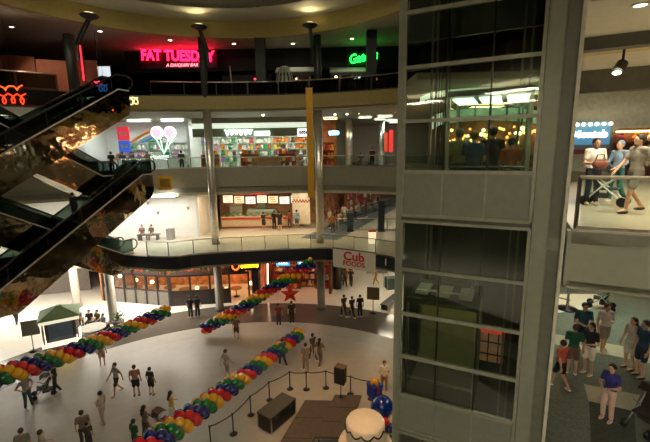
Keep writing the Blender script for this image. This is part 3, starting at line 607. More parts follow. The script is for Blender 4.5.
# ------------------------------------------------------------------ escalators
ED = Vector((.43, .90, 0)).normalized(); EPH = math.radians(30)
def escalator(top, d, rise, lab):
    run = rise/math.tan(EPH); bot = Vector(top)-Vector((d.x, d.y, 0))*run-Vector((0, 0, rise))
    ang = math.atan2(d.y, d.x); t = thing('escalator', lab, 'escalator', bot, ang, 'crossing mirror clad escalators')
    def line(s): return 0 if s < 0 else (s*math.tan(EPH) if s < run else rise)
    e = .75
    K = [-e, 0, run, run+e]
    def poly(lo, hi, y, s0=-e, s1=run+e):
        ss = [s0]+[k for k in (0, run) if s0 < k < s1]+[s1]
        return [(s, y, line(s)+lo) for s in ss]+[(s, y, line(s)+hi) for s in ss[::-1]]
    body = [(-e, -.62, -.05), (.4, -.62, -.3), (run-.2, -.62, rise-.5), (run+e, -.62, rise-.05), (run+e, -.62, rise-.95), (run+.55, -.62, rise-1.25), (.9, -.62, -1.0), (-e, -.62, -.9)]
    MB().prism(body, (0, 1.24, 0)).build('truss', col('#161714', .4), t)
    clad = [(-e, .62, .12), (0, .62, .12), (run, .62, rise+.12), (run+e, .62, rise+.12), (run+e, .62, rise-1.0), (run+.6, .62, rise-1.3), (.95, .62, -1.05), (-e, .62, -.95)]
    for y in (.62, -.74):
        MB().prism([(a, y, c) for a, b_, c in clad], (0, .12, 0)).build('mirror_cladding', mirror, t)
        MB().prism(poly(.1, .17, y-.02), (0, .16, 0)).build('deck_trim', mat('pale_trim', '#d2d2c8', .5, .3), t)
    MB().prism([(.95, -.74, -1.05), (run+.6, -.74, rise-1.3), (run+.6, -.74, rise-1.36), (.95, -.74, -1.11)], (0, 1.48, 0)).build('underside', mirror, t)
    n = int(rise/.2)
    st = [(-e, -.5, 0.02)]
    for k in range(n): st += [(k*run/n, -.5, k*rise/n+.02), (k*run/n, -.5, (k+1)*rise/n+.02)]
    st += [(run+e, -.5, rise+.02), (run+e, -.5, rise-.3), (run, -.5, rise-.3), (0, -.5, -.3), (-e, -.5, -.3)]
    MB().prism(st, (0, 1.0, 0)).build('steps', mat('step_metal', '#4a4a48', .4, .7), t)
    sg = glass('escalator_glass', '#8f9c94', .8, 1.45)
    for y in (.66, -.68):
        MB().prism(poly(.17, 1.0, y), (0, .02, 0)).build('balustrade', sg, t)
        pts = [(s, y+.01, line(s)+1.03) for s in (-e, -.3, 0, .3, run*.5, run-.3, run, run+.3, run+e)]
        pts[1] = (-.4, y+.01, 1.03); pts[2] = (0, y+.01, 1.05)
        L0 = [(-e-.36*math.sin(a), y+.01, .67+.36*math.cos(a)) for a in (PI, PI*.8, PI*.6, PI*.4, PI*.2)]
        L1 = [(run+e+.36*math.sin(a), y+.01, rise+.67+.36*math.cos(a)) for a in (PI*.2, PI*.4, PI*.6, PI*.8, PI)]
        MB().tube(L0+pts+L1, .05, 8).build('handrail', mat('rubber_black', '#0b0c0c', .3), t, True)
    for k in range(5):
        s = .8+k*(run-1.2)/4
        MB().box((s, -.69, line(s)+.58), (.05, .035, .85)).build('baluster', col('#2a2c2a', .4, .6), t)
    return t, bot, run
e1, b1, run1 = escalator((-12.75, 26.3, Z3), ED, 5.3, 'mirror clad escalator climbing to the third level, nearest the white hoarding')
e2, b2, run2 = escalator((-13.3, 25.3, Z4), ED, 5.3, 'mirror clad escalator climbing to the dark top level')
NL = Vector((-ED.y, ED.x, 0))
q = Vector((-14.25, 25.7, Z2))
e3, b3, _ = escalator(q-ED*run1+Vector((0, 0, 5.3)), -ED, 5.3, 'mirror clad escalator coming down behind to the second level')
q = Vector((-14.75, 25.1, Z3))
e4, b4, _ = escalator(q-ED*run1+Vector((0, 0, 5.3)), -ED, 5.3, 'mirror clad escalator coming down behind from the top level to the third')
# the landings that carry them on the near left
struct(MB().slab([(-27, 10), (-15.4, 14.2), (-17.9, 16.1), (-20.5, 17.6), (-27, 17.6)], Z2-.6, Z2).build('floor_11', tilem))
struct(MB().slab([(-30, 10), (-15.9, 14.0), (-18.4, 15.6), (-21, 17), (-30, 17)], Z3-.6, Z3).build('floor_12', tilem))
struct(MB().slab([(-30, 8), (-17.2, 13.2), (-19.5, 16.6), (-30, 16.8)], Z4-.6, Z4).build('floor_13', carpet4))
k = 4.35; q = Vector((-12.75, 26.3, Z3))-ED*k-Vector((0, 0, k*math.tan(EPH)))
person('dark clothed person riding up the escalator nearest the white hoarding', q+Vector((0, 0, .12)), math.atan2(ED.y, ED.x)-PI/2, 'stand', 1.75, top='#141414', bottom='#101012', hair='#0e0b0a', sleeves='long')

# ------------------------------------------------------------------ balloons
BC = {'red': '#c4101a', 'yellow': '#e0a30c', 'green': '#0c6a2a', 'navy': '#0d1a66'}
BM = {}
for k, h in BC.items():
    m = mat('latex_'+k, h, .16, 0, var=.05, coat=.6)
    BM[k] = MB().ball((0, 0, 0), (.2, .2, .23), 3).lathe([(.006, -.22), (.03, -.27), (.03, -.275)], n=10).mesh('balloon_'+k, m, True)
def garland(pts, lab, sp=.3, order=('navy', 'green', 'yellow', 'red'), sc=1.0, group='balloon garlands'):
    P = smooth_line(pts, 6) if len(pts) > 2 else pts
    P3 = [Vector(p) for p in pts]
    L = [0]
    for a, b in zip(P3, P3[1:]): L.append(L[-1]+(b-a).length)
    def at(s):
        for i in range(len(P3)-1):
            if s <= L[i+1]+1e-6: return P3[i].lerp(P3[i+1], (s-L[i])/(L[i+1]-L[i])), (P3[i+1]-P3[i]).normalized()
        return P3[-1], (P3[-1]-P3[-2]).normalized()
    base = P3[0].copy(); t = thing('balloon_garland', lab, 'balloon garland', base, 0, group)
    n = int(L[-1]/sp); items = []
    for i in range(n+1):
        p, d = at(min(L[-1], i*sp)); a = d.orthogonal().normalized(); b = d.cross(a)
        for k in range(4):
            an = i*PI/4+k*PI/2; o = a*math.cos(an)+b*math.sin(an)
            items.append((p+o*.26*sc, o, order[k], i))
    items.sort(key=lambda it: (it[0]-EYE).length)
    for p, o, c, i in items[:100]:
        x = bpy.data.objects.new('balloon', BM[c]); C.objects.link(x); x.parent = t; x.location = p-base
        x.rotation_euler = o.to_track_quat('Z', 'Y').to_euler(); s = sc*random.uniform(.95, 1.06); x.scale = (s, s, s); x['label'] = c+' balloon'
    rest = items[100:]
    if rest:
        b = MB(); ms = list(BC)
        for p, o, c, i in rest:
            f0 = len(b.bm.faces); b.ball(p-base, .205*sc, 2); b.bm.faces.ensure_lookup_table()
            for f in b.bm.faces[f0:]: f.material_index = ms.index(c); f.smooth = True
        x = b.build('balloons', None, t)
        for c in ms: x.data.materials.append(MATS['latex_'+c])
        x['kind'] = 'stuff'
    o = curve_tube('string', [[Vector(p) for p in pts]], .012, col('#d8d8d0', .7), t, base); o.location = (0, 0, 0)
    return t
garland([D(299, 334, 24.6), D(262, 362, 20.4), D(215, 398, 16.4), D(170, 431, 13.4), D(120, 468, 10.8)], 'balloon garland of red, blue, green and yellow crossing nearest the stage', .29)
garland([D(312, 263, 26.5), D(272, 288, 26.3), D(236, 312, 26.0), D(200, 331, 25.6)], 'balloon garland rising from the ring of the floor to the second level fascia', .31, sc=.95)
garland([D(166, 311, 24.6), D(120, 332, 21.8), D(60, 357, 18.2), D(0, 376, 15.4), D(-40, 392, 13.8)], 'balloon garland crossing before the lit kiosk', .3)

# red star at the foot of the second level fascia
t = thing('star_decoration', 'glossy red five pointed star below the garland that reaches the fascia', 'star', V(290, 294, 28.2))
pp = []
for k in range(10):
    a = PI/2+k*PI/5; r = .78 if k % 2 == 0 else .33; pp.append((r*math.cos(a), r*math.sin(a)))
b = MB(); f_ = [b.bm.verts.new((x, 0, z)) for x, z in pp]; c1 = b.bm.verts.new((0, -.16, 0)); c2_ = b.bm.verts.new((0, .16, 0))
for k in range(10): b.bm.faces.new((f_[k], f_[(k+1) % 10], c1)); b.bm.faces.new((f_[(k+1) % 10], f_[k], c2_))
b.build('star_body', mat('foil_red', '#d2301f', .3, .3), t); MB().tube([(0, 0, .7), (0, 0, 2.9)], .012).build('string', col('#c9c9c0'), t)

# ------------------------------------------------------------------ stage corner
sc_l = G(302, 400, 0); 
deckm = mat('stage_deck', '#51473c', .7, var=.15)
SA = G(305, 400, .42); SB = G(351, 409, .42)
us = (SB-SA); us.z = 0; us = us.normalized()
us = Vector((.95, -.05, 0)).normalized(); vs = Vector((-.33, -1, 0)).normalized()
t = thing('stage', 'low dark stage of joined deck panels beside the black road case', 'stage', (SA.x, SA.y, 0))
rs = math.atan2(vs.y, vs.x)
for i in range(2):
    for j in range(4 if i == 0 else 3):
        vl = 1.27 if i == 0 else .95
        a = us*(i*1.32)+vs*(j*(vl+.03))+vs*(-.35 if i == 1 else 0); z1 = .42 if i == 0 else .5
        q = [a, a+us*1.29, a+us*1.29+vs*vl, a+vs*vl]
        MB().prism([(p.x, p.y, z1-.1) for p in q], (0, 0, .1)).build('deck_panel', deckm, t)
        c_ = a+us*.65+vs*.64
        for p in (a+us*.12+vs*.12, a+us*1.15+vs*.12, a+us*.12+vs*(vl-.17), a+us*1.15+vs*(vl-.17)): MB().cyl((p.x, p.y, 0), .03, z1-.09, 10).build('leg', black, t)
q0 = G(258.5, 427.5, 0); q1 = G(294, 411, 0); 
cu_ = (G(283, 399, .78)-G(259, 418, .78)); cu_.z = 0; ln = cu_.length; cu_.normalize()
t = thing('road_case', 'long black road case on the floor beside the stage', 'case', q0+cu_*ln*.5+Vector((cu_.y, -cu_.x, 0))*.42, math.atan2(cu_.y, cu_.x))
MB().box((0, 0, .42), (ln+.1, .82, .66)).build('body', mat('case_black', '#17171a', .4), t); MB().box((0, 0, .79), (ln+.12, .84, .08)).build('lid', mat('case_lid', '#4a443c', .5), t)
for x in (-1, 1):
    for y in (-1, 1): MB().cyl((x*(ln/2-.15), y*.3, 0), .05, .1, 12).build('caster', black, t); MB().box((x*(ln/2+.02), y*.38, .45), (.06, .08, .7)).build('corner_guard', steel, t)
for x in (-.5, .5): MB().box((x, -.425, .62), (.14, .03, .12)).build('latch', steel, t)
# stanchions and belts
SP = [(211, 447), (233.5, 434), (251, 415), (269.6, 400), (290, 389), (306.5, 389.5), (326, 388), (350.5, 394), (371, 399)]
sp = [G(x, y, 0) for x, y in SP]
where = ['at the near end of the rope line', 'left of the road case end', 'next to the near end of the road case', 'beyond the road case', 'at the far bend of the rope line', 'behind the middle of the stage', 'behind the right half of the stage', 'just right of the loudspeaker', 'next to the blue present']
stn = None
for i, p in enumerate(sp):
    t = thing('stanchion', 'black rope stanchion '+where[i], 'stanchion', p, 0, 'black stanchions around the stage')
    MB().lathe([(.17, 0), (.17, .02), (.05, .05), (.03, .07)], n=20).build('base', black, t, True); MB().cyl((0, 0, .05), .028, .9, 12).build('pole', black, t); MB().cyl((0, 0, .93), .045, .07, 14).build('belt_head', black, t)
    if i: 
        a, b = sp[i-1]+Vector((0, 0, .96)), p+Vector((0, 0, .96)); m = (a+b)/2-Vector((0, 0, .05))
        tag(MB().tube([a, a.lerp(m, .5)-Vector((0, 0, .015)), m, b.lerp(m, .5)-Vector((0, 0, .015)), b], .026, 6).build('barrier_belt', black, base=a), 'black belt ending at the stanchion '+where[i], 'rope', 'barrier belts around the stage')
# loudspeaker on its stand
p = G(341, 408, .0); t = thing('speaker_stand', 'black tripod stand carrying the loudspeaker', 'stand', p)
MB().tube([(0, 0, .1), (0, 0, 1.35)], .022, 8).build('pole', black, t)
for k in range(3):
    a = k*2*PI/3+.4; MB().tube([(0, 0, .62), (.5*math.cos(a), .5*math.sin(a), .02)], .016, 6).build('leg', black, t)
t = thing('loudspeaker', 'black loudspeaker with a wooden top on a tripod beside the stage', 'loudspeaker', p+Vector((0, 0, 1.35)), -.5)
MB().prism([(-.26, -.2, 0), (.26, -.2, 0), (.2, .22, 0), (-.2, .22, 0)], (0, 0, .82)).build('cabinet', mat('speaker_black', '#121214', .6), t); MB().box((0, -.21, .42), (.46, .02, .74)).build('grille', col('#2a2a2c', .8), t); MB().box((0, 0, .83), (.5, .4, .02)).build('top', col('#6b5138', .6), t)
MB().lathe([(.04, -.12), (.04, 0)], n=10).build('socket', black, t)
# giant cake prop
cb = D(352, 462, 16.0); cb = Vector((1.42, 13.1, 0))
t = thing('cake_prop', 'giant white party cake with scalloped dark icing rope beside the stage', 'cake prop', cb)
ice = mat('white_icing', '#f0e2c8', .55, var=.03, bump=.2, bscale=6)
MB().lathe([(1.0, 0), (1.05, .05), (1.05, 1.0), (1.0, 1.12), (.2, 1.14)], n=40).build('tier', ice, t, True)
MB().lathe([(.72, 1.12), (.74, 1.2), (.74, 1.95), (.68, 2.05), (.1, 2.07)], n=40).build('tier', ice, t, True)
for r, z in ((1.07, .98), (.76, 1.9)):
    n = 60; MB().tube([(r*math.cos(2*PI*k/n), r*math.sin(2*PI*k/n), z-.16*abs(math.sin(k*PI/6))) for k in range(n+1)], .03, 6).build('icing_rope', col('#2a1d1a', .5), t, True)
# balloon column with presents and the big blue ball
def big_balloon(p, r, c, lab, nm='balloon', m=None, grp=None):
    t = thing(nm, lab, 'balloon', p, 0, grp)
    MB().ball((0, 0, 0), (r, r, r*1.05), 4).build('balloon_skin', m or MATS['latex_'+c], t, True); MB().lathe([(.01*r, -1.02*r), (.12*r, -1.2*r), (.1*r, -1.22*r)], n=12).build('knot', m or MATS['latex_'+c], t)
    return t
bb = D(382, 407, 15.6)
t = big_balloon(bb, .46, 'navy', 'big shiny blue balloon on top of the balloon column by the tower', m=mat('blue_foil', '#0e2f86', .14, .25, coat=.8, var=.25, scale=3))
t = thing('present_box', 'blue present box with a yellow bow above the big blue balloon', 'present', D(374.5, 397, 16.3), .5)
MB().box((0, 0, .3), (.46, .46, .5)).build('box', mat('blue_paper', '#1f3a96', .4), t); MB().box((0, 0, .57), (.5, .5, .08)).build('lid', mat('blue_paper', '#1f3a96', .4), t)
b = MB()
for k in range(4):
    a = k*PI/2; b.ball((.1*math.cos(a), .1*math.sin(a), .72), (.12, .07, .13), 2, Matrix.Rotation(a, 3, 'Z'))
b.build('bow', col('#d9a01c', .5), t, True); MB().box((0, 0, .33), (.1, .51, .57)).build('ribbon', col('#b23a2a', .5), t)
t = thing('balloon_pole', 'thin upright pole that carries the balloon column by the tower', 'pole', Vector((bb.x, bb.y, 0)))
MB().lathe([(.3, 0), (.3, .04), (.03, .07), (.03, bb.z-.4)], n=16).build('pole', steel, t)
for i, (x, y, c, r, w) in enumerate(((377, 424, 'yellow', .2, 'upper'), (371, 431, 'green', .2, 'upper'), (385, 422, 'red', .17, 'upper'), (380, 433, 'navy', .22, 'middle'), (389, 428, 'navy', .2, 'middle'), (372, 440, 'navy', .21, 'lower'), (384, 443, 'red', .2, 'lower'), (391, 440, 'green', .19, 'lower'), (379, 448, 'yellow', .2, 'lowest'), (369, 419, 'red', .14, 'topmost'), (368, 412, 'red', .12, 'topmost'))):
    dd = 15.4-.1*(i % 3); big_balloon(D(x, y, dd), r, c, '%s balloon, %s in the balloon column, %s' % (c, w, 'close to the tower' if x > 383 else ('close to the cake' if x < 374 else 'in its centre')), grp='balloons of the column by the tower')
def gp(x, y): return G(x, y, 0)
person('person in a white shirt and tan trousers standing behind the blue present', gp(384, 392), PI, 'hold', 1.72, top='#e6dcc8', bottom='#a88058', hair='#3a281c', fine=True)
# ------------------------------------------------------------------ people on the ground floor
GPL = [
 ('person in a grey shirt and jeans with hands on hips below the kiosk garland', 29, 408, -1.9, 'hips', 1.78, '#8f8a80', '#3d5560', dict(skin=1)),
 ('person in dark clothes pushing a stroller past the kiosk garland', 57, 392, 2.0, 'push', 1.72, '#1c2128', '#22262c', dict()),
 ('person in a tan outfit standing under the kiosk garland', 103, 366, .4, 'stand', 1.68, '#a58a70', '#a7876c', dict(legs='short')),
 ('person in a pale grey shirt and dark green shorts strolling on the open floor', 118, 394, PI-.6, 'walk', 1.74, '#9d998c', '#22332a', dict(legs='short')),
 ('person in a reddish top and dark skirt, larger of the pair on the open floor', 137, 396, .3, 'stand', 1.72, '#9a6f5c', '#202120', dict(legs='short', shoe='#1b1514')),
 ('person in a dark dress, smaller of the pair on the open floor', 152, 395, -.2, 'stand', 1.55, '#3a2d28', '#2a211d', dict(legs='short', slim=True, shoe='#1b1514')),
 ('person in a pale shirt carrying a dark bag, alone left of the pair', 104, 425, PI/2, 'carry', 1.7, '#b5aa9c', '#a99c8e', dict()),
 ('person in a brown shirt with a small child, near the bottom of the open floor', 86, 448, .5, 'stand', 1.76, '#6a6056', '#33302b', dict()),
 ('small child in dark clothes beside the person in the brown shirt', 90, 449, .3, 'stand', 1.25, '#403a33', '#2f2b28', dict()),
 ('person in a grey green shirt seen at the bottom edge, hair brown', 27, 468, .4, 'stand', 1.76, '#7a7768', '#3a3a3a', dict(hair='#4a3626')),
 ('person in a beige shirt raising a forearm at the bottom edge', 46, 469, -.8, 'hold', 1.72, '#9c9382', '#44403a', dict()),
 ('person with long dark hair and a yellow top behind the stage garland', 173, 424, -.9, 'carry', 1.66, '#c9a83a', '#d8cfc4', dict(long_hair=True, slim=True)),
 ('person with long hair and brown top standing left of the stage garland', 147, 440, -.6, 'carry', 1.66, '#6b5a4c', '#4c4038', dict(long_hair=True)),
 ('person in a green shirt close to the near end of the stage garland', 137, 455, -.5, 'stand', 1.64, '#25502c', '#3a3733', dict()),
 ('person in a pale grey shirt wandering left of the stage garland', 227, 379, -.8, 'walk', 1.74, '#a39a8b', '#8f8272', dict(legs='short')),
 ('person in brown seen on the far floor below the fascia garland', 237, 340, .4, 'walk', 1.66, '#6d4f3f', '#5a463a', dict(legs='short')),
 ('person in dark trousers stepping beyond the middle of the stage garland', 283, 366, .6, 'walk', 1.7, '#3b3f58', '#1a1c28', dict()),
 ('person in a grey shirt in the blurred group on the ring, nearest', 306, 372, .2, 'walk', 1.74, '#85796a', '#8a7c6c', dict()),
 ('person in a dark shirt in the blurred group on the ring, middle', 313, 361, .8, 'walk', 1.74, '#4a443e', '#5b5148', dict()),
 ('person in a brown shirt in the blurred group on the ring, right', 320, 366, -.5, 'walk', 1.7, '#6e5d4d', '#6a5a4c', dict(long_hair=True)),
 ('person in red standing on the dark ring below the red star', 279, 326, 0, 'stand', 1.7, '#8a3d2e', '#4a3b33', dict()),
 ('person in dark clothes on the dark ring right of the red star', 292, 324, .3, 'stand', 1.74, '#2b2623', '#25211f', dict()),
 ('person in black, taller of two standing by the sign easel', 360, 317, .1, 'stand', 1.74, '#161616', '#141415', dict()),
 ('person in black walking beside the taller one near the sign easel', 352, 318, .4, 'walk', 1.68, '#28221f', '#1d1b1a', dict()),
 ('person in a brown jacket walking on the dark ring near the column', 344, 317, .5, 'walk', 1.74, '#4b3526', '#372a20', dict()),
 ('person in a grey suit in the far ground corridor, left of a pair', 345, 287, .2, 'walk', 1.76, '#4a423b', '#302b28', dict()),
 ('person in dark blue in the far ground corridor, right of a pair', 351, 287, -.2, 'walk', 1.76, '#2f3035', '#28282c', dict()),
 ('person in a gold dress crossing the bright far corridor', 376, 285, 1.4, 'walk', 1.7, '#a8812f', '#a87c2d', dict()),
 ('person standing under the escalators by the pale storefront', 17, 325, .3, 'walk', 1.76, '#5a4a40', '#2a3138', dict()),
 ('person in black standing before the restaurant windows, left of a pair', 191, 318, 0, 'stand', 1.74, '#161412', '#181614', dict()),
 ('person in black standing before the restaurant windows, right of a pair', 198, 317, .2, 'stand', 1.7, '#2b2420', '#1d1a18', dict()),
 ('person in a checked shirt standing behind the lit kiosk', 80, 332, PI, 'stand', 1.7, '#a08c78', '#4a4038', dict()),
]
for lab, x, y, rz, pose, h, tp_, bt_, kw in GPL: person(lab, gp(x, y), rz, pose, h, top=tp_, bottom=bt_, **kw)
stroller(gp(45, 395), 2.2, 'dark stroller under the kiosk garland', seat='#1b1d22', frame='#6a6a68')
stroller(gp(163, 430), -.6, 'stroller with a reddish seat left of the stage garland', seat='#5b3a36', frame='#8f8a80')

# kiosk, sign stands, seating
p = gp(65, 352); t = thing('kiosk', 'small lit kiosk with a green pyramid roof on the pale floor', 'kiosk', p, .55)
wm = mat('kiosk_white', '#b5b0a2', .5)
MB().box((0, 0, .45), (1.75, 1.75, .9)).build('base', col('#6a5c48', .6), t); MB().box((0, 0, 1.0), (1.95, 1.95, .22)).build('light_band', glow('#fff6da', 1.1), t)
MB().box((0, 0, 1.75), (1.5, 1.5, 1.3)).build('display_case', mat('kiosk_case', '#56504c', .25, .2), t)
for x in (-.85, .85):
    for y in (-.85, .85): MB().box((x, y, 1.75), (.09, .09, 1.35)).build('post', wm, t)
for a in range(4): 
    b = MB().box((0, -.77, 1.75), (1.2, .03, 1.0)); bmesh.ops.rotate(b.bm, verts=b.bm.verts, cent=(0, 0, 0), matrix=Matrix.Rotation(a*PI/2, 3, 'Z')); b.build('picture_panel', col('#5d6f86', .4), t)
MB().box((0, 0, 2.45), (2.0, 2.0, .2)).build('canopy_band', glow('#fff6da', .8), t)
o = MB().lathe([(1.5, 2.55), (1.5, 2.6), (.25, 3.05), (.2, 3.1)], n=4).build('roof', mat('kiosk_green', '#7d9a6c', .6), t)
o.data.transform(Matrix.Rotation(PI/4, 4, 'Z'))
curve_tube('lettering', [squig(-.6, .6, .45, .4, 5, -.9, 5)], .04, glow('#ffe45a', 3), t).location = (0, 0, 0)
def easel(p, rz, lab, c):
    t = thing('sign_stand', lab, 'sign', p, rz); MB().lathe([(.26, 0), (.26, .03), (.03, .06), (.025, 1.2)], n=18).build('pole', black, t, True)
    MB().box((0, 0, 1.55), (.85, .05, .9)).build('sign_panel', col(c, .6), t); MB().box((0, -.002, 1.55), (.92, .035, .97)).build('frame', black, t); return t
easel(gp(34, 351), .4, 'grey sign on a round based stand left of the kiosk', '#77756a'); easel(gp(373, 313), -.2, 'dark gold sign on a stand in the ground corridor', '#6b5a2f')
t = thing('cafe_table', 'round white table among seated visitors right of the kiosk', 'table', gp(94, 338)); MB().lathe([(.4, 0), (.4, .04), (.06, .08), (.06, .7), (.8, .72), (.8, .77), (.78, .78)], n=32).build('table_top', wm, t, True)
def bench(p, rz, lab, bw=1.7):
    t = thing('bench', lab, 'bench', p, rz); MB().box((0, 0, .44), (bw, .5, .08)).build('seat', col('#5a4a3a', .5), t)
    for x in (-bw*.41, bw*.41): MB().box((x, 0, .2), (.08, .44, .4)).build('leg', black, t)
    return t
for i, (x, y, rz, tc, lb) in enumerate(((79, 326, .4, '#b09a86', 'pale checked'), (90, 327, .2, '#3d3b3a', 'black'), (98, 327, -.3, '#5b5a4c', 'olive'), (104, 331, -.5, '#6a6f78', 'grey'))):
    q = gp(x, y); bench(q+Vector((0, .15, 0)), rz, 'low brown bench under the visitor in the %s shirt' % lb, .52); person('person in a %s shirt seated on a bench right of the kiosk' % lb, q+Vector((.05, 0, 0)), rz+PI, 'sit', 1.7, top=tc, bottom='#3b3a38')
for i, (x, y) in enumerate(((119, 327), (71, 318))):
    t = thing('planter', 'round planter of low greenery %s' % ('beside the near column', 'behind the kiosk roof')[i], 'planter', gp(x, y)); MB().lathe([(.3, 0), (.42, .5), (.38, .5)], n=20).build('pot', col('#6c675c', .6), t, True)
    b = MB()
    for k in range(60):
        a = random.uniform(0, 2*PI); r = random.uniform(.05, .42); z = .5+random.uniform(.02, .5); q = Vector((r*math.cos(a), r*math.sin(a), z)); d_ = Vector((math.cos(a), math.sin(a), 1)).normalized()
        s_ = d_.cross(Vector((0, 0, 1))).normalized()*.06; b.prism([q-d_*.12, q+s_, q+d_*.14, q-s_], (0, .004, .004))
    b.build('foliage', col('#2c4a24', .7), t)
# ------------------------------------------------------------------ shop kit
def wallseg(a, b, z0, z1, m, th=.2, name='wall_shop'):
    d = Vector((b[0]-a[0], b[1]-a[1], 0)).normalized(); n = Vector((-d.y, d.x, 0))*th
    return struct(MB().prism([(a[0], a[1], z0), (b[0], b[1], z0), (b[0], b[1], z1), (a[0], a[1], z1)], n).build(name, m))
def shelf_unit(p, rz, w, h, lab, c='#b9b3a4', n=4, d=.4, group=None):
    t = thing('shelf_unit', lab, 'shelf', p, rz, group)
    MB().box((0, d/2, h/2), (w, .04, h)).build('back_panel', col(c, .6), t)
    for x in (-w/2, w/2): MB().box((x, 0, h/2), (.05, d, h)).build('side_panel', col(c, .6), t)
    for k in range(n+1): MB().box((0, 0, .08+k*(h-.12)/n), (w-.05, d, .035)).build('shelf', col(c, .6), t)
    return [.1+k*(h-.12)/n for k in range(n)]
GM = {}
def goods(kind, c):
    k = (kind, c)
    if k not in GM:
        b = MB()
        if kind == 'box': b.box((0, 0, .14), (.26, .2, .28)); b.box((0, -.103, .15), (.18, .006, .12))
        elif kind == 'bear': b.ball((0, 0, .13), (.12, .1, .13), 2).ball((0, -.02, .3), .085, 2).ball((-.07, -.01, .37), .03, 1).ball((.07, -.01, .37), .03, 1).ball((-.1, -.07, .05), (.05, .09, .05), 1).ball((.1, -.07, .05), (.05, .09, .05), 1)
        elif kind == 'ball': b.ball((0, 0, .15), .15, 2)
        elif kind == 'jar': b.lathe([(.09, 0), (.11, .03), (.11, .22), (.07, .26), (.075, .3)], n=12)
        elif kind == 'bag': b.prism([(-.14, -.06, 0), (.14, -.06, 0), (.11, -.03, .3), (-.11, -.03, .3)], (0, .1, 0))
        GM[k] = b.mesh({'box': 'toy_box', 'bear': 'plush_bear', 'ball': 'toy_ball', 'jar': 'candy_jar', 'bag': 'gift_bag'}[kind], col(c, .5), kind in ('bear', 'ball', 'jar'))
    return GM[k]
CN = {'#c23b3b': 'red', '#3f63b0': 'blue', '#d9b23c': 'yellow', '#3f8f57': 'green', '#d98ab4': 'pink', '#e6e0d2': 'white', '#8d5fb0': 'purple', '#d9772c': 'orange', '#6b4a33': 'brown'}
KN = {'box': ('toy_box', 'boxed toy', 'toy'), 'bear': ('plush_bear', 'plush bear', 'toy'), 'ball': ('toy_ball', 'toy ball', 'toy'), 'jar': ('candy_jar', 'sweet jar', 'jar'), 'bag': ('gift_bag', 'gift bag', 'bag')}
def stock(p, rz, w, zs, n, kinds, cols, where, rnd, sc=1.0):
    d = Vector((math.cos(rz), math.sin(rz), 0)); nn = Vector((-d.y, d.x, 0))
    for z in zs:
        for k in range(n):
            kd, c = rnd.choice(kinds), rnd.choice(cols); nm, wd, ct = KN[kd]
            o = bpy.data.objects.new(nm, goods(kd, c)); C.objects.link(o)
            o.location = Vector(p)+d*((k+.5)/n-.5)*(w-.1)+Vector((0, 0, z))-nn*.04; o.rotation_euler = (0, 0, rz+rnd.uniform(-.2, .2)); s = sc*rnd.uniform(.9, 1.12); o.scale = (s, s, s)
            tag(o, '%s %s %s' % (CN[c], wd, where), ct, '%s %ss %s' % (CN[c], wd, where))
def store_lamp(x, y, z, w, power, c='#fff2dc', d=.5, n=0, lab='fluorescent ceiling light'):
    return ceiling_light(x, y, z, w, d, power, lab, c)
rnd = random.Random(11)

# ------------------------------------------------------------------ level 1
warm = mat('restaurant_wall', '#b5703f', .7, var=.5, scale=2.2)
framem = mat('dark_frame', '#211d1c', .45)
def front(a, b, n, lab, bulk='#6f6a62', z1=2.45, door=None):
    A, B = Vector((*a, 0)), Vector((*b, 0)); d = (B-A); L = d.length; rz = math.atan2(d.y, d.x)
    t = thing('restaurant_front', lab, 'shopfront', A, rz)
    w = L/n
    for k in range(n+1): MB().box((k*w, 0, z1/2), (.14, .16, z1)).build('mullion', framem, t)
    MB().box((L/2, 0, z1+.08), (L+.14, .2, .2)).build('header', framem, t)
    for k in range(n):
        x = (k+.5)*w
        if door and k in door: continue
        MB().box((x, 0, .6), (w-.14, .08, 1.2)).build('bulkhead_panel', col(bulk, .5), t)
        MB().box((x, 0, .6), (w-.5, .1, .8)).build('panel_moulding', col(bulk, .45), t)
        MB().box((x, 0, 1.82), (w-.14, .014, 1.2)).build('window_pane', railglass, t)
        MB().box((x, 0, 1.22), (w-.14, .14, .07)).build('window_sill', framem, t)
    return t
front((-18.6, 30.9), (-12.55, 29.5), 6, 'restaurant window front with grey lower panels, left of the corner')
front((-12.4, 29.45), (-6.3, 30.2), 4, 'dark framed restaurant front with an open doorway, below the flower boxes', '#2a1f1c', door=(3,))
wallseg((-19.5, 34.5), (-5.0, 34.6), 0, 4.35, warm)
wallseg((-18.7, 31), (-18.9, 34.5), 0, 4.35, warm); wallseg((-5.4, 30.4), (-5.1, 34.5), 0, 4.35, warm)
struct(MB().box((-5.75, 30.3, 2.2), (.55, .5, 4.4)).build('pilaster', framem))
for i, (x, y, s) in enumerate(((-16.5, 32.5, 14), (-13.2, 32, 14), (-10, 32.4, 14), (-7.2, 32.3, 20))):
    ceiling_light(x, y, 4.3, 1.5, .8, s*2.2, 'warm ceiling light inside the restaurant, number of bays from its left end: %s' % ('first', 'second', 'third', 'last')[i] if 0 else 'warm ceiling light inside the restaurant, %s from its left end' % ('first', 'second', 'third', 'fourth')[i], '#ffc487')
for i, (px, py) in enumerate(((226, 289), (197, 288), (152, 282), (136, 280), (120, 276), (251, 283))):
    p = V(px, py, 31.3); t = thing('globe_lamp', 'glowing globe lamp inside the restaurant, %s counted from the left' % ('fifth', 'fourth', 'third', 'second', 'first', 'sixth')[i], 'lamp', p); MB().ball((0, 0, 0), .16, 2).build('globe', glow('#ffd9a0', 7), t, True); MB().tube([(0, 0, .15), (0, 0, 4.3-p.z)], .012).build('cord', black, t)
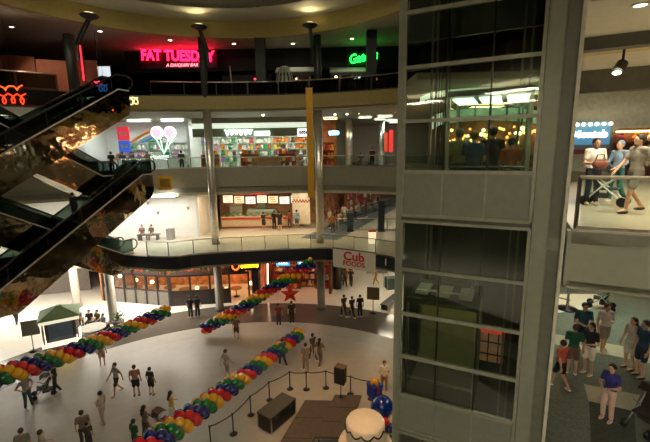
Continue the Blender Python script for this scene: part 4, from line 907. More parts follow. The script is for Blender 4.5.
for i in range(9):
    x = -17.8+i*1.45; rr_ = random.Random(i)
    t = thing('dining_table', 'restaurant table behind the front windows, %s from the left' % ('first second third fourth fifth sixth seventh eighth ninth'.split()[i]), 'table', (x, 31.9 if i < 4 else 31.4, 0)); MB().lathe([(.28, 0), (.28, .03), (.04, .06), (.04, .72)], n=16).build('pedestal', black, t, True); MB().cyl((0, 0, .72), .5, .04, 20).build('table_top', col('#7a4a2a', .4), t)
# flower boxes above the windows
def leafy(t, w, n, d, h0, h1, m, nm='foliage', s=.1, seed=0):
    r_ = random.Random(seed); b = MB()
    for k in range(n):
        q = Vector((r_.uniform(-w/2, w/2), r_.uniform(-d/2, d/2), r_.uniform(h0, h1))); v = Vector((r_.uniform(-1, 1), r_.uniform(-1, .3), r_.uniform(-.4, 1))).normalized(); sd = v.orthogonal().normalized()*s*.45
        b.prism([q-v*s*.8, q+sd, q+v*s, q-sd], v.cross(sd).normalized()*.008)
    return b.build(nm, m, t)
leafm = mat('leaf_green', '#2d5426', .6, var=.35); redm = mat('flower_red', '#c4231f', .6, var=.2)
for i, (a, b_) in enumerate((((-18.4, 30.75), (-15.6, 30.1)), ((-15.4, 30.05), (-12.7, 29.4)), ((-12.2, 29.3), (-9.4, 29.65)), ((-9.3, 29.66), (-6.5, 30.0)))):
    A, B = Vector((*a, 0)), Vector((*b_, 0)); m_ = (A+B)/2; w = (B-A).length; rz = math.atan2((B-A).y, (B-A).x)
    t = thing('flower_box', 'flower box of red blooms above the restaurant windows, %s from the left' % ('first', 'second', 'third', 'fourth')[i], 'planter', m_+Vector((0, 0, 2.64)), rz)
    MB().box((0, 0, .14), (w, .36, .28)).build('trough', col('#3a2620', .6), t); leafy(t, w, 150, .45, .2, .62, leafm, s=.15, seed=i); leafy(t, w, 60, .5, .25, .6, redm, 'blooms', .11, i+20)
# yellow neon sign above the restaurant door
p = V(245, 266, 29.2)
t = thing('neon_sign', 'yellow neon sign with a red round emblem over the restaurant door', 'sign', p, .1); MB().box((0, .1, 0), (2.4, .08, .75)).build('backing', black, t)
curve_tube('lettering', [squig(-.35, 1.05, .02, .36, 6, 0, 4)], .05, glow('#ffc81e', 4), t).location = (0, 0, 0)
curve_tube('emblem', [[(-.72+.26*math.cos(a*.5), 0, .02+.3*math.sin(a*.5)) for a in range(14)]], .05, glow('#ff5a1a', 5), t).location = (0, 0, 0)
# gift shop with red goods behind the star
wallseg((-5.2, 34.6), (.6, 34.4), 0, 4.35, mat('red_shop_wall', '#8e3a30', .7, var=.4, scale=2)); wallseg((.45, 31.6), (.75, 34.4), 0, 4.35, col('#6b3a2c', .7))
for i in range(4):
    p = Vector((-4.2+i*1.3, 33.6-.5*(i % 2), 0)); zs = shelf_unit(p, 0, 1.2, 2.2, 'shelf of red goods in the shop behind the star, %s from the left' % ('first', 'second', 'third', 'fourth')[i], '#7a4a36', 3)
    stock(p, 0, 1.2, zs, 4, ['box', 'bear', 'bag'], ['#c23b3b', '#c23b3b', '#e6e0d2', '#d9b23c'], 'on shelf %s behind the red star' % ('one', 'two', 'three', 'four')[i], rnd, 1.25)
for i, (px, py, w, tx) in enumerate(((283, 263, 1.1, 1), (303, 262, .9, 2))):
    p = V(px, py, 31.0); t = thing('blue_sign', 'glowing blue sign hanging in the gift shop, %s' % ('left of the garland', 'beside the garland')[i], 'sign', p); MB().box((0, .05, 0), (w, .08, .5)).build('sign_box', glow('#3fa0e8', 1.6), t); curve_tube('lettering', [squig(-w*.36, w*.36, 0, .2, 4, -.01, tx)], .03, glow('#f2fbff', 4), t).location = (0, 0, 0); MB().tube([(0, .05, .25), (0, .05, 4.3-p.z)], .012).build('hanger', black, t)
for i, x in enumerate((-3.6, -1.2)): ceiling_light(x, 32.6, 4.3, 1.3, .8, 24, 'warm ceiling light in the gift shop, %s' % ('left', 'right')[i], '#ffb98a')
curve_tube('string_lights', [[(-4.95+.01*k, 31.3, .4+k*.3) for k in range(13)]], .05, glow('#ffd0b0', 5)); tag(C.objects[-1], 'upright strip of pale lights on the pilaster left of the gift shop', 'lights')
# ground corridor running away at the right
wallseg((1.0, 34.6), (7.6, 60), 0, 4.35, mat('corridor_wall', '#a0714a', .7, var=.45, scale=1.6))
wallseg((12.6, 33), (20, 60), 0, 4.35, mat('corridor_wall_b', '#8a8272', .7))
struct(MB().prism([(4.0, 37, .004), (6.2, 37, .004), (12, 60, .004), (9.2, 60, .004)], (0, 0, .004)).build('floor_14', mat('grey_path', '#6f6a62', .3)))
for i, (x, y) in enumerate(((5.2, 32), (4.2, 29.5), (6.8, 36), (8.3, 41), (10.2, 47), (11, 54), (7.5, 30.5))):
    ceiling_light(x, y, 4.33, 1.6, .7, 30, 'bright ceiling light in the ground corridor, %s from the rotunda' % ('third', 'first', 'fourth', 'fifth', 'sixth', 'seventh', 'second')[i], '#fff1d0')
for i in range(7):
    y = 36+i*3.2; x = 1.3+(y-34.6)*.26; p = Vector((x+.35, y, 0)); a_ = math.atan2(25.4, 6.6)
    zs = shelf_unit(p, a_, 2.2, 2.3, 'shelf of warm coloured goods along the ground corridor, %s from the rotunda' % 'first second third fourth fifth sixth seventh'.split()[i], '#8a5a36', 3)
    stock(p, a_, 2.2, zs, 5, ['box', 'bear', 'jar'], ['#d9772c', '#c23b3b', '#e6e0d2', '#d9b23c'], 'on corridor shelf %s' % 'one two three four five six seven'.split()[i], rnd, 1.4)
t = thing('bench', 'long dark slatted bench at the right of the ground corridor', 'bench', gp(390, 305), 1.0)
for k in range(4): MB().box((0, -.22+k*.15, .45), (2.6, .1, .06)).build('slat', black, t)
for x in (-1.1, 1.1): MB().box((x, 0, .21), (.1, .5, .42)).build('leg', black, t)
t = thing('market_stall', 'small green market stall in the ground corridor by the tower', 'stall', gp(393, 288), .2)
MB().box((0, 0, .5), (1.3, .8, 1)).build('counter', col('#2f4a44', .6), t); MB().prism([(-.8, -.6, 2.1), (.8, -.6, 2.1), (.8, .6, 2.1), (-.8, .6, 2.1)], (0, 0, .12)).build('awning', col('#6f8a7a', .7), t)
for x in (-.7, .7):
    for y in (-.5, .5): MB().cyl((x, y, 0), .03, 2.1, 8).build('post', steel, t)
# storefront at the far left of the ground floor
wallseg((-33, 30), (-21.4, 33.6), 0, 4.35, mat('left_shop', '#6d645a', .6)); 
t = thing('shop_fascia', 'grey shop fascia with small dark lettering under the escalators', 'sign', Vector((-26, 31.9, 2.6)), math.atan2(3.6, 11.6)); MB().box((0, -.1, .1), (9, .2, 1.1)).build('band', mat('fascia_band', '#8f857a', .5), t); curve_tube('lettering', [squig(-2, 3.4, .05, .32, 12, -.24, 9)], .04, black, t).location = (0, 0, 0)
for i, (x, y) in enumerate(((-22, 27.4), (-18.5, 28.4), (-25.5, 27), (-15, 27.6), (-29, 26), (-11.4, 27.4))):
    ceiling_light(x, y, 4.33, 3.2, 2.6, 15, 'broad white ceiling light over the pale floor, %s' % ('behind the kiosk', 'over the benches', 'left of the kiosk', 'at the near column', 'far left under the escalators', 'before the restaurant windows')[i], '#fff8ec')
# banner
p = V(353.5, 260, 25.0)
t = thing('hanging_banner', 'white banner with red lettering hanging below the dark second level fascia', 'banner', Vector((p.x, 25.0, p.z)), -.5)
MB().box((0, .03, 0), (3.1, .03, 1.32)).build('cloth', mat('banner_white', '#d9d2c4', .7, var=.03), t); bred = mat('banner_red', '#c22a22', .6)
text('lettering', 'Cub', .82, bred, (.02, 0, .2), 0, t, .01, sx=1.1, bold=.022); text('lettering', 'FOODS', .46, bred, (.02, 0, -.3), 0, t, .01, sx=1.05, bold=.012)
MB().box((0, .03, .66), (3.2, .06, .05)).build('top_rod', black, t)
t = thing('fascia_panel', 'dark navy panel with small white mark at the fascia right of the banner', 'sign', V(386, 262, 23.7), -.7); MB().box((0, 0, 0), (1.5, .06, .66)).build('panel', dark, t); MB().box((.0, -.04, 0), (.07, .02, .45)).build('mark', whitep, t)

# ------------------------------------------------------------------ level 2
hw = mat('hoarding_white', '#e9e7e0', .6, var=.03)
wallseg((-32, 31.9), (-10.3, 31.2), Z2, 8.95, hw, name='wall_hoarding'); wallseg((-10.3, 31.2), (-10.25, 34.4), Z2, 8.95, mat('hoarding_shaded_side', '#d6d5cf', .6, var=.03), name='wall_hoarding')  # return face of the same hoarding, its shade put into the colour
for i, (px, py) in enumerate(((148, 203), (158, 213), (188, 208), (149, 195))):
    p = V(px, py, 31.2); t = thing('wall_sconce', 'small grey sconce on the white hoarding, %s' % ('near its left end', 'in its middle', 'near its corner', 'highest of the four')[i], 'lamp', p); MB().lathe([(.05, -.12), (.12, .12), (.1, .12)], n=12).build('cup', col('#8f8d88', .5), t, True); MB().box((0, .08, 0), (.06, .14, .06)).build('bracket', steel, t)
for i, x in enumerate((-18.5, -15.4, -12.3)): ceiling_light(x, 29.0, 8.93, 2.4, .9, 30, 'white ceiling light above the white hoarding, %s from the left' % ('first', 'second', 'third')[i], '#fffaf0')
for i, (x, y, z) in enumerate(((-23, 27.5, 8.93), (-28, 25.5, 8.93), (-24, 28.5, 14.9), (-28, 26, 14.9))): ceiling_light(x, y, z, 2.6, 1.0, 26, 'added white ceiling light behind the escalators on the %s' % ('second level, nearer', 'second level, farther left', 'third level, nearer', 'third level, farther left')[i], '#fffaf0')  # lamps added to brighten the walls seen between the escalators
bench(Vector((-14.1, 30.3, Z2)), 0, 'low bench before the white hoarding')
person('person in a reddish shirt sitting left on the bench before the white hoarding', (-14.5, 30.05, Z2), PI, 'sit', 1.7, top='#7d5a52', bottom='#4a4a50')
person('person in a dark grey shirt sitting right on the bench before the white hoarding', (-13.75, 30.05, Z2), PI-.3, 'sit', 1.7, top='#55504e', bottom='#5b5a5c')
t = thing('waste_bin', 'grey square bin on the floor before the white hoarding', 'bin', (-12.4, 30.4, Z2)); MB().box((0, 0, .4), (.5, .5, .8)).build('body', col('#8c8a86', .5), t); MB().box((0, 0, .83), (.54, .54, .06)).build('lid', col('#6f6d69', .5), t)
t = thing('hanging_sign', 'yellow notice panel hanging below the third level fascia by the escalator', 'sign', V(165, 183, 28.0)); MB().box((0, 0, 0), (.95, .05, 1.0)).build('panel', col('#c49a1f', .6), t); MB().box((0, -.03, 0), (.7, .02, .6)).build('mark', col('#8a6a14', .6), t)
# food counter
wallseg((-.8, 37.2), (1.2, 41), Z2, 8.95, mat('mall_wall', '#b07a5c', .7, var=.5, scale=1.5), name='wall_food')
wallseg((-10.2, 37.2), (-.8, 37.2), Z2, 8.95, mat('counter_wall', '#b98a63', .6, var=.3, scale=2), name='wall_food')
fx0, fx1 = V(222, 220, 34.6).x, V(292, 220, 34.6).x
t = thing('food_counter', 'long food counter with a red band and glass front on the second level', 'counter', ((fx0+fx1)/2, 34.6, Z2)); fw_ = fx1-fx0
MB().box((0, .2, .45), (fw_, .7, .9)).build('base', col('#c9b795', .5), t); MB().box((0, -.17, .92), (fw_, .08, .2)).build('red_band', col('#b8281f', .4), t); MB().box((0, .2, 1.05), (fw_+.1, .8, .06)).build('worktop', col('#d9cdb4', .3), t); MB().box((0, -.1, 1.3), (fw_, .02, .45)).build('sneeze_guard', railglass, t); MB().box((0, -.17, .12), (fw_, .06, .12)).build('red_band', col('#8c2a20', .4), t)
for k in range(10):
    q = Vector((fx0+.4+k*(fw_-.8)/9, 34.85, Z2+1.09)); b = tag(MB().lathe([(.12, 0), (.17, .14), (.16, .14)], n=14).ball((0, 0, .13), (.13, .13, .07), 1).build('food_tray', col(rnd.choice(['#d9a04a', '#c23b3b', '#e6d8b0', '#6b8f3f']), .5), smooth=True), 'round food tray on the red banded counter, %s from the left' % 'first second third fourth fifth sixth seventh eighth ninth tenth'.split()[k], 'tray', 'food trays on the red banded counter'); b.location = q
for k in range(7):
    px = 224+k*11.3; p = V(px+4, 199+(k % 3)*.6, 36.4); t = thing('menu_board', 'lit menu board above the food counter, %s from the left' % 'first second third fourth fifth sixth seventh'.split()[k], 'menu board', p, 0, 'menu boards above the food counter')
    MB().box((0, 0, 0), (.98, .1, .75)).build('frame', col('#5a3a28', .5), t); scr = MB().box((0, -.055, 0), (.9, .02, .67)).build('screen', glow(('#fff0d0', '#ffd9a8', '#fff6e6')[k % 3], 1.3), t)
    for j in range(3): MB().box((-.12+.1*j, -.07, .2-.2*j), (.5, .012, .07)).build('menu_line', col(('#a8452e', '#6b4a33', '#b58a2c')[j], .6), scr)
p = V(252, 191.6, 34.8); t = thing('light_sign', 'long white and red lit sign above the food counter', 'sign', p); MB().box((0, .06, 0), (2.95, .12, .5)).build('sign_box', glow('#d8362a', 1.2), t); curve_tube('lettering', [squig(-1.3, 1.3, -.02, .22, 11, -.02, 13)], .05, glow('#fff4ea', 3.5), t).location = (0, 0, 0)
t = thing('checker_panel', 'white and red checkered panel right of the food counter', 'panel', V(301, 208, 34.2), -.35)
MB().box((0, .03, 0), (1.7, .05, 2.9)).build('board', col('#e2d8c2', .5), t)
b = MB()
for i in range(12):
    for j in range(2):
        if (i+j) % 2: b.box((-.78+i*.142, -.01, .7-j*.14), (.14, .03, .14))
b.build('checks', col('#b23a2c', .5), t)
t = thing('kitchen_hood', 'steel kitchen hood behind the food counter', 'hood', V(262, 212, 36.6)); MB().prism([(-1.6, -.3, -.5), (1.6, -.3, -.5), (1.3, -.1, .3), (-1.3, -.1, .3)], (0, .5, 0)).build('hood', col('#8fa096', .35, .6), t); MB().box((0, .1, 1.0), (.8, .5, 1.4)).build('duct', col('#8fa096', .35, .6), t)
t = thing('notice_panel', 'pale green panel with checks at the left of the food counter', 'panel', V(236, 212, 36.2)); MB().box((0, 0, 0), (1.2, .05, 1.5)).build('board', col('#b9c2ae', .5), t); b = MB(); [b.box((-.5+.2*i, -.03, .6), (.1, .02, .1)) for i in range(6)]; b.build('checks', col('#7a3a2a', .5), t)
for i, x in enumerate((-9, -6.6, -4.2, -1.8, .6)): ceiling_light(x, 31.0, 8.93, 1.5, .8, 20, 'warm ceiling light over the food court, %s from the left' % 'first second third fourth fifth'.split()[i], '#ffdca8')
FC = [(264, 231, '#3a2c24', '#222'), (274.5, 230, '#1d1a1a', '#191919'), (280, 231, '#161618', '#2a2623'), (290, 229, '#7b3f2c', '#4a3228'), (297, 229, '#7fa0b4', '#3d4a57'), (302, 227, '#c9a98a', '#6a5546')]
for i, (x, y, a, b_) in enumerate(FC):
    person('person in %s queueing at the food counter' % ('dark brown', 'black, left of two', 'black with grey trousers', 'rust red', 'pale blue', 'beige')[i], G(x, y, Z2), .2*(i-2), ('stand', 'hold')[i % 2], 1.7+.03*(i % 3), i % 3, '#2a1c14', a, '#222222' if len(b_) < 7 else b_, legs='long' if i % 2 else 'short')
CR = [(324, 224, '#b04a35', 'red'), (330, 228, '#d8c9b8', 'cream'), (336, 221, '#8f3a38', 'crimson'), (340, 230, '#a58a78', 'tan'), (344, 222, '#e0d8cc', 'white'), (328, 216, '#d08a5a', 'apricot'), (349, 216, '#6a4a48', 'plum'), (356, 221, '#c9bdb4', 'pale grey'), (362, 213, '#a23a34', 'scarlet'), (372, 207, '#77706b', 'grey'), (378, 205, '#b85a4a', 'salmon'), (366, 217, '#3f3b3a', 'charcoal'), (333, 234, '#93562f', 'brown')]
for i, (x, y, a, nm) in enumerate(CR): person('shopper in a %s shirt in the crowd of the second level corridor' % nm, G(x, y, Z2), rnd.uniform(-PI, PI), rnd.choice(['stand', 'walk', 'hold']), rnd.uniform(1.6, 1.8), i % 4, rnd.choice(['#2a1c14', '#151110', '#6b4a2a']), a, rnd.choice(['#2b2c33', '#5a5148', '#3a3f4a', '#a89c8c']))
struct(MB().prism([G(x, y, Z2+.008) for x, y in ((300, 238), (337, 240), (398, 207), (398, 196))], (0, 0, -.005)).build('floor_15', mat('blue_carpet', '#4f5a66', .9, var=.15)))
railing([(1.0, 32.8), (7.6, 32.8)], Z2, 'straight glass railing across the second level corridor', gap=2.1); railing([(1.6, 36.5), (10.5, 51)], Z2, 'glass railing running down the second level corridor', gap=2.6)
for i, (px, py) in enumerate(((350, 231), (381, 231))):
    p = G(px, py, Z2); t = thing('info_pillar', 'dark blue free standing pillar on the second level, %s' % ('left of the two', 'taller, nearer the tower')[i], 'pillar', p); h = (1.6, 2.6)[i]; MB().box((0, 0, h/2), (.5, .5, h)).build('shaft', col('#1f2e3d', .5), t); MB().box((0, 0, .06), (.6, .6, .12)).build('base', black, t)
t = thing('litter_bin', 'small white lit box on the second level rail line by the tower', 'bin', G(372, 243, Z2)); MB().box((0, 0, .45), (.5, .5, .9)).build('body', glow('#ffe9c2', .8), t); MB().box((0, 0, .93), (.55, .55, .1)).build('lid', col('#c23b2c', .5), t)
wallseg((1.2, 41), (8, 60), Z2, 8.95, mat('mall_wall', '#b07a5c', .7, var=.5, scale=1.5)); wallseg((14, 40), (21, 60), Z2, 8.95, col('#a39c8c', .7))
for i, (x, y) in enumerate(((3.2, 36), (5.4, 41), (7.6, 46), (10, 52), (7.2, 35), (9.6, 41), (3, 33.5), (-2.5, 33.2), (-7, 33.2))): ceiling_light(x, y, 8.93, 1.4, .6, 16, 'ceiling light of the second level, %s' % ('first down the corridor', 'second down the corridor', 'third down the corridor', 'last down the corridor', 'first by its right wall', 'second by its right wall', 'in front by the tower', 'in front, right of the food counter', 'in front, over the food counter')[i], '#ffeccb')
for i in range(5):
    y = 42.5+i*3.3; x = 1.75+(y-41)*.358; a_ = math.atan2(19, 6.8); p = Vector((x+.35, y, Z2)); zs = shelf_unit(p, a_, 2.2, 2.4, 'shelf of red and pale goods along the second level corridor, %s' % 'first second third fourth fifth'.split()[i], '#a06a4c', 3)
    stock(p, a_, 2.2, zs, 4, ['box', 'bear', 'bag'], ['#c23b3b', '#e6e0d2', '#d98ab4'], 'on upper corridor shelf %s' % 'one two three four five'.split()[i], rnd, 1.5)

# yellow banner pole
a, b_ = V(309, 88, 27.9), V(309, 193, 28.9)
t = thing('yellow_banner', 'long narrow yellow banner hanging from the olive fascia beside the column', 'banner', (a.x, 27.95, 8.8)); MB().box((0, 0, (a.z-8.8)/2), (.46, .06, a.z-8.8)).build('cloth', mat('banner_yellow', '#c9961f', .6, var=.06), t); MB().tube([(-.26, 0, a.z-8.8), (.26, 0, a.z-8.8)], .03).build('top_rod', steel, t); MB().box((0, .15, a.z-9.3), (.12, .3, .12)).build('bracket', steel, t); MB().tube([(-.26, 0, 0), (.26, 0, 0)], .03).build('bottom_rod', steel, t)
# ------------------------------------------------------------------ level 3
sw = mat('shop_white', '#e4e6e2', .6, var=.04)
wallseg((-24, 36.5), (-11.3, 36.5), Z3, 14.95, sw); wallseg((-24, 30.5), (-20.3, 33.5), Z3, 14.95, sw); wallseg((-20.3, 33.5), (-20.0, 36.5), Z3, 14.95, sw)
wallseg((-11.4, 33.6), (-11.2, 36.5), Z3, 14.95, sw); wallseg((-11.3, 36.9), (-1.0, 36.9), Z3, 14.95, mat('toy_wall', '#cfd2c4', .6)); wallseg((-1.0, 34.0), (-.9, 36.9), Z3, 14.95, col('#b9b4a2', .6))
for i, (x, y, s) in enumerate(((-18.4, 33.5, 20), (-15.6, 33.8, 20), (-12.8, 33.8, 20), (-9.6, 34, 18), (-7, 34, 18), (-4.4, 34, 18), (-2, 34.2, 14))):
    ceiling_light(x, y, 14.9, 1.9, .5, s*2.1, 'bright white ceiling light on the third level, %s' % ('above the red and blue sign', 'above the ice cream sign', 'above the end of the ice cream shop', 'above the left toy shelves', 'above the middle toy shelves', 'above the right toy shelves', 'above the bright end display')[i], '#f2fff8')
t = thing('shop_header', 'pale glowing header band over the toy shop front', 'sign', (-6.2, 33.3, V(250, 125.5, 33.3).z)); MB().box((0, 0, 0), (9.6, .2, .4)).build('band', glow('#f0ffe9', .8), t); MB().box((0, .02, .4), (9.6, .12, .5)).build('soffit_panel', ceilm, t); MB().box((0, .02, -.55), (9.6, .12, .7)).build('fascia', mat('toy_fascia', '#8f947c', .6), t)
t = thing('neon_sign', 'looping white neon lettering over the toy shop', 'sign', V(238, 133, 33.15))
curve_tube('lettering', [squig(-1.1, 1.2, .05, .42, 6, 0, 21)], .05, glow('#dffcf4', 6), t).location = (0, 0, 0); MB().box((2.0, .02, -.05), (1.3, .06, .35)).build('bar', glow('#d8f6ee', 3), t); MB().box((.2, .1, 0), (2.8, .03, .08)).build('carrier', steel, t)
t = thing('shop_sign', 'white box sign with dark looping lettering by the yellow banner', 'sign', V(303.5, 132.5, 33.2)); MB().box((0, .05, 0), (1.0, .1, .62)).build('sign_box', glow('#f6fbff', 2), t); curve_tube('lettering', [squig(-.38, .38, 0, .3, 4, -.02, 3)], .04, col('#171a2a'), t).location = (0, 0, 0)
ALL = list(CN)
TOYN = 'first second third fourth fifth sixth'.split()
for i in range(6):
    p = Vector((-10.4+i*1.62, 36.3, Z3)); zs = shelf_unit(p, 0, 1.5, 2.9, 'tall toy shelf on the back wall of the toy shop, %s from the left' % TOYN[i], '#dfe5da', 5)
    stock(p, 0, 1.5, zs, 4, ['box', 'bear', 'ball', 'box'], (ALL+['#e6e0d2']*9+['#3f8f57']*2 if i < 4 else ['#d9772c', '#d9b23c', '#6b4a33', '#e6e0d2']), 'on the %s toy shelf' % TOYN[i], rnd, 1.3)
for i, x in enumerate((-9.8, -6.3, -3.2)):
    p = Vector((x, 33.9 if i != 1 else 33.4, Z3)); zs = shelf_unit(p, 0, 1.5, 1.35, 'low display unit at the front of the toy shop, %s' % ('left', 'middle', 'right')[i], '#9c6a42', 2)
    stock(p, 0, 1.5, zs+[1.33], 5, ['bear', 'box', 'jar'], ['#d9772c', '#d9b23c', '#c23b3b', '#6b4a33', '#e6e0d2'], 'on the %s low display' % ('left', 'middle', 'right')[i], rnd, 1.15)
t = thing('checkout_counter', 'brown checkout counter in the toy shop', 'counter', V(266, 162, 33.6).xy.to_3d()+Vector((0, 0, Z3))); MB().box((0, 0, .5), (2.6, .7, 1.0)).build('base', col('#8a6a48', .5), t); MB().box((0, 0, 1.03), (2.8, .8, .07)).build('worktop', col('#b08a62', .4), t)
# ice cream shop
IC = V(163, 140, 33.0)
t = thing('ice_cream_sign', 'neon sign of two round scoops on crossing cones', 'sign', IC)
for sgn, px in ((-1, 157), (1, 170)):
    c_ = V(px, 132.5, 33.0)-IC
    o = MB().lathe([(.34, -.05), (.37, 0), (.34, .05)], n=30).build('scoop', glow('#f3dfee', .9), t, True); o.rotation_euler = (PI/2, 0, 0); o.location = c_
    curve_tube('tube_ring', [[c_+Vector((.47*math.cos(k*PI/14), -.02, .47*math.sin(k*PI/14))) for k in range(29)]], .045, glow('#fff2fb', 2.5), t).location = (0, 0, 0)
    e = V(164, 154, 33.0)-IC
    curve_tube('cone_tube', [[c_+Vector((-.14, 0, -.47)), e, c_+Vector((.2, 0, -.42))]], .035, glow('#dffff0', 2), t).location = (0, 0, 0)
MB().box((0, .25, .2), (.1, .4, .1)).build('bracket', steel, t)
t = thing('rainbow_stripes', 'four arching coloured stripes on the ice cream shop wall', 'wall decoration', V(138, 145, 36.38))
for k, h in enumerate(('#e38b2c', '#e6d8c0', '#3d8fd0', '#49b35a', '#2f8a54')):
    L_ = [Vector((-2.6+4.8*j/12, 0, -1.6-.0*k+3.0*math.sin(j/12*PI/2)-k*.32)) for j in range(13)]; curve_tube('stripe', [L_], .1, mat('stripe_'+h, h, .5), t).location = (0, 0, 0)
t = thing('vertical_sign', 'tall red over blue sign panel at the left of the ice cream shop', 'sign', V(123.5, 139, 33.2)); MB().box((0, .06, .45), (.95, .1, 1.1)).build('red_panel', glow('#d63445', .9), t); MB().box((0, .06, -.62), (.95, .1, 1.0)).build('blue_panel', glow('#3659b8', .9), t)
curve_tube('lettering', [squig(-.3, .3, .45, .3, 3, -.01, 2), squig(-.3, .3, -.6, .28, 3, -.01, 6)], .035, whitep, t).location = (0, 0, 0)
t = thing('ice_cream_counter', 'pale glass ice cream counter behind the third level railing', 'counter', (-15.2, 34.4, Z3)); MB().box((0, 0, .5), (6, .8, 1.0)).build('base', col('#c9d6d0', .4), t); MB().prism([(-3, -.4, 1.0), (-3, .4, 1.0), (-3, .4, 1.5), (-3, .1, 1.55)], (6, 0, 0)).build('glass_case', railglass, t)
for i in range(3):
    p = Vector((-17.2+i*2.2, 36.0, Z3)); zs = shelf_unit(p, 0, 2.0, 2.5, 'pale shelf behind the ice cream counter, %s from the left' % TOYN[i], '#d3dbd4', 4)
    stock(p, 0, 2.0, zs, 5, ['jar', 'box'], ['#e6e0d2', '#d98ab4', '#3f8f57', '#e6e0d2'], 'on the %s ice cream shop shelf' % TOYN[i], rnd, 1.2)
for i, x in enumerate((-20.9, -20.2)):
    t = thing('wall_panel', 'small grey framed panel on the white wall, %s' % ('left', 'right')[i], 'panel', (x-.6, 31.9+.55*i, 13.0), .68); MB().box((0, -.05, 0), (.6, .04, .9)).build('board', col('#b3bfc9', .5), t); MB().box((0, -.03, 0), (.7, .04, 1.0)).build('frame', col('#8f979c', .5), t)
tr = sub(L3, -15.2, -11.6)
railing(tr, Z3, 'short railing with a glass front between the escalator head and the column', gap=1.2, h=1.15)
for i, (x, y, c, nm, ps) in enumerate(((112.5, 171, '#16181c', 'black', 'stand'), (125, 172, '#5b5f60', 'grey', 'lean'), (134, 172, '#8a8f8c', 'pale grey', 'lean'), (149.5, 171, '#9a7f78', 'dusty pink', 'lean'), (182, 166, '#4a4f50', 'slate', 'stand'))):
    q = D(x, y, 1); d_ = ray(x, y); q = EYE+d_*(31.2/d_.y); q.z = Z3
    person('person in a %s shirt %s the railing by the ice cream sign' % (nm, 'standing near' if ps == 'stand' else 'leaning at'), q, PI if ps == 'lean' else .3, ps, 1.7, i % 3, '#1d1613', c, '#2d3036')
# corridor of the third level at the right
wallseg((3.2, 46), (14, 46), Z3, 14.95, mat('l3_wall', '#bdb9aa', .6)); wallseg((-.6, 37), (1.2, 37.4), Z3, 14.95, mat('l3_orange', '#c07a48', .6, var=.4, scale=2)); wallseg((1.2, 37.4), (3.2, 46), Z3, 14.95, col('#8f8a7a', .6))
for i, (px, py, w) in enumerate(((365, 117, 1.6), (385, 116, 1.8), (393, 120, 2.2), (380, 119, 1.5), (396, 122, 2.0))):
    p = G(px, py, 14.9); ceiling_light(p.x, min(p.y, 44), 14.93, w*.7, .6, 15, 'bright ceiling light of the third level corridor, %s' % 'first second third fourth fifth'.split()[i], '#f4fff0')
p = V(334, 133, 33.6); t = thing('neon_sign', 'cyan neon lettering in the third level corridor', 'sign', p); curve_tube('lettering', [squig(-.42, .42, 0, .32, 4, 0, 8)], .06, glow('#7fe6ff', 5), t).location = (0, 0, 0); MB().box((0, .08, 0), (1.0, .04, .08)).build('carrier', steel, t); MB().tube([(0, .08, 0), (0, .08, 14.9-p.z)], .012).build('hanger', steel, t)
for i, (px, c) in enumerate(((385.5, '#e0492c'), (391, '#f03a34'))):
    p = V(px, 142, 40); t = thing('red_banner', 'bright red shop banner in the third level corridor, %s' % ('left', 'right, taller')[i], 'banner', p); MB().box((0, 0, .1*i), (.42, .04, 1.9+.3*i)).build('cloth', glow(c, .7), t); MB().tube([(0, .02, .9), (0, .02, 14.9-p.z)], .012).build('hanger', steel, t)
for i in range(2):
    p = Vector((-.1+i*.7, 36.2-.3*i, Z3)); zs = shelf_unit(p, 0, .65, 2.3, 'narrow shelf of orange goods by the yellow banner, %s' % ('left', 'right')[i], '#9c5a32', 3); stock(p, 0, .65, zs, 2, ['box', 'bear'], ['#d9772c', '#c23b3b', '#d9b23c'], 'on the %s narrow orange shelf' % ('left', 'right')[i], rnd, 1.3)
ceiling_light(.6, 34.6, 14.9, 1.2, .6, 30, 'warm ceiling light above the orange shelves', '#ffcf9a')
for i, (px, Y) in enumerate(((372, 31.5), (361, 36))):
    d_ = ray(px, 167); q = EYE+d_*(Y/d_.y); q.z = Z3
    person('person in %s on the third level beyond the railing by the tower' % ('black standing alone', 'grey seated far back')[i], q, .2, ('stand', 'sit')[i], 1.74, 0, '#120e0c', ('#15161a', '#56565a')[i], '#17181b')
    if i: bench(q+Vector((0, -.2, 0)), .2, 'bench far back on the third level by the tower')
for i, (px, py, Y) in enumerate(((263, 113.5, 31), (335, 113, 31.5), (347, 112.5, 31.5), (359, 111.5, 31.5), (370, 110.5, 31.5), (395, 109.5, 30.5))):
    p = V(px, py, Y); t = thing('track_spotlight', 'small glowing track spotlight under the olive fascia, %s from the left' % TOYN[i], 'spotlight', p, 0, 'track spotlights under the olive fascia'); MB().tube([(0, .08, .06), (0, .08, 14.95-p.z)], .015).build('stem', black, t); MB().lathe([(.1, -.08), (.13, .04), (.05, .2), (.04, .2)], n=14).build('shade', black, t, True); MB().ball((0, 0, -.09), .1, 2).build('bulb', glow('#ffe9b8', 10), t, True)

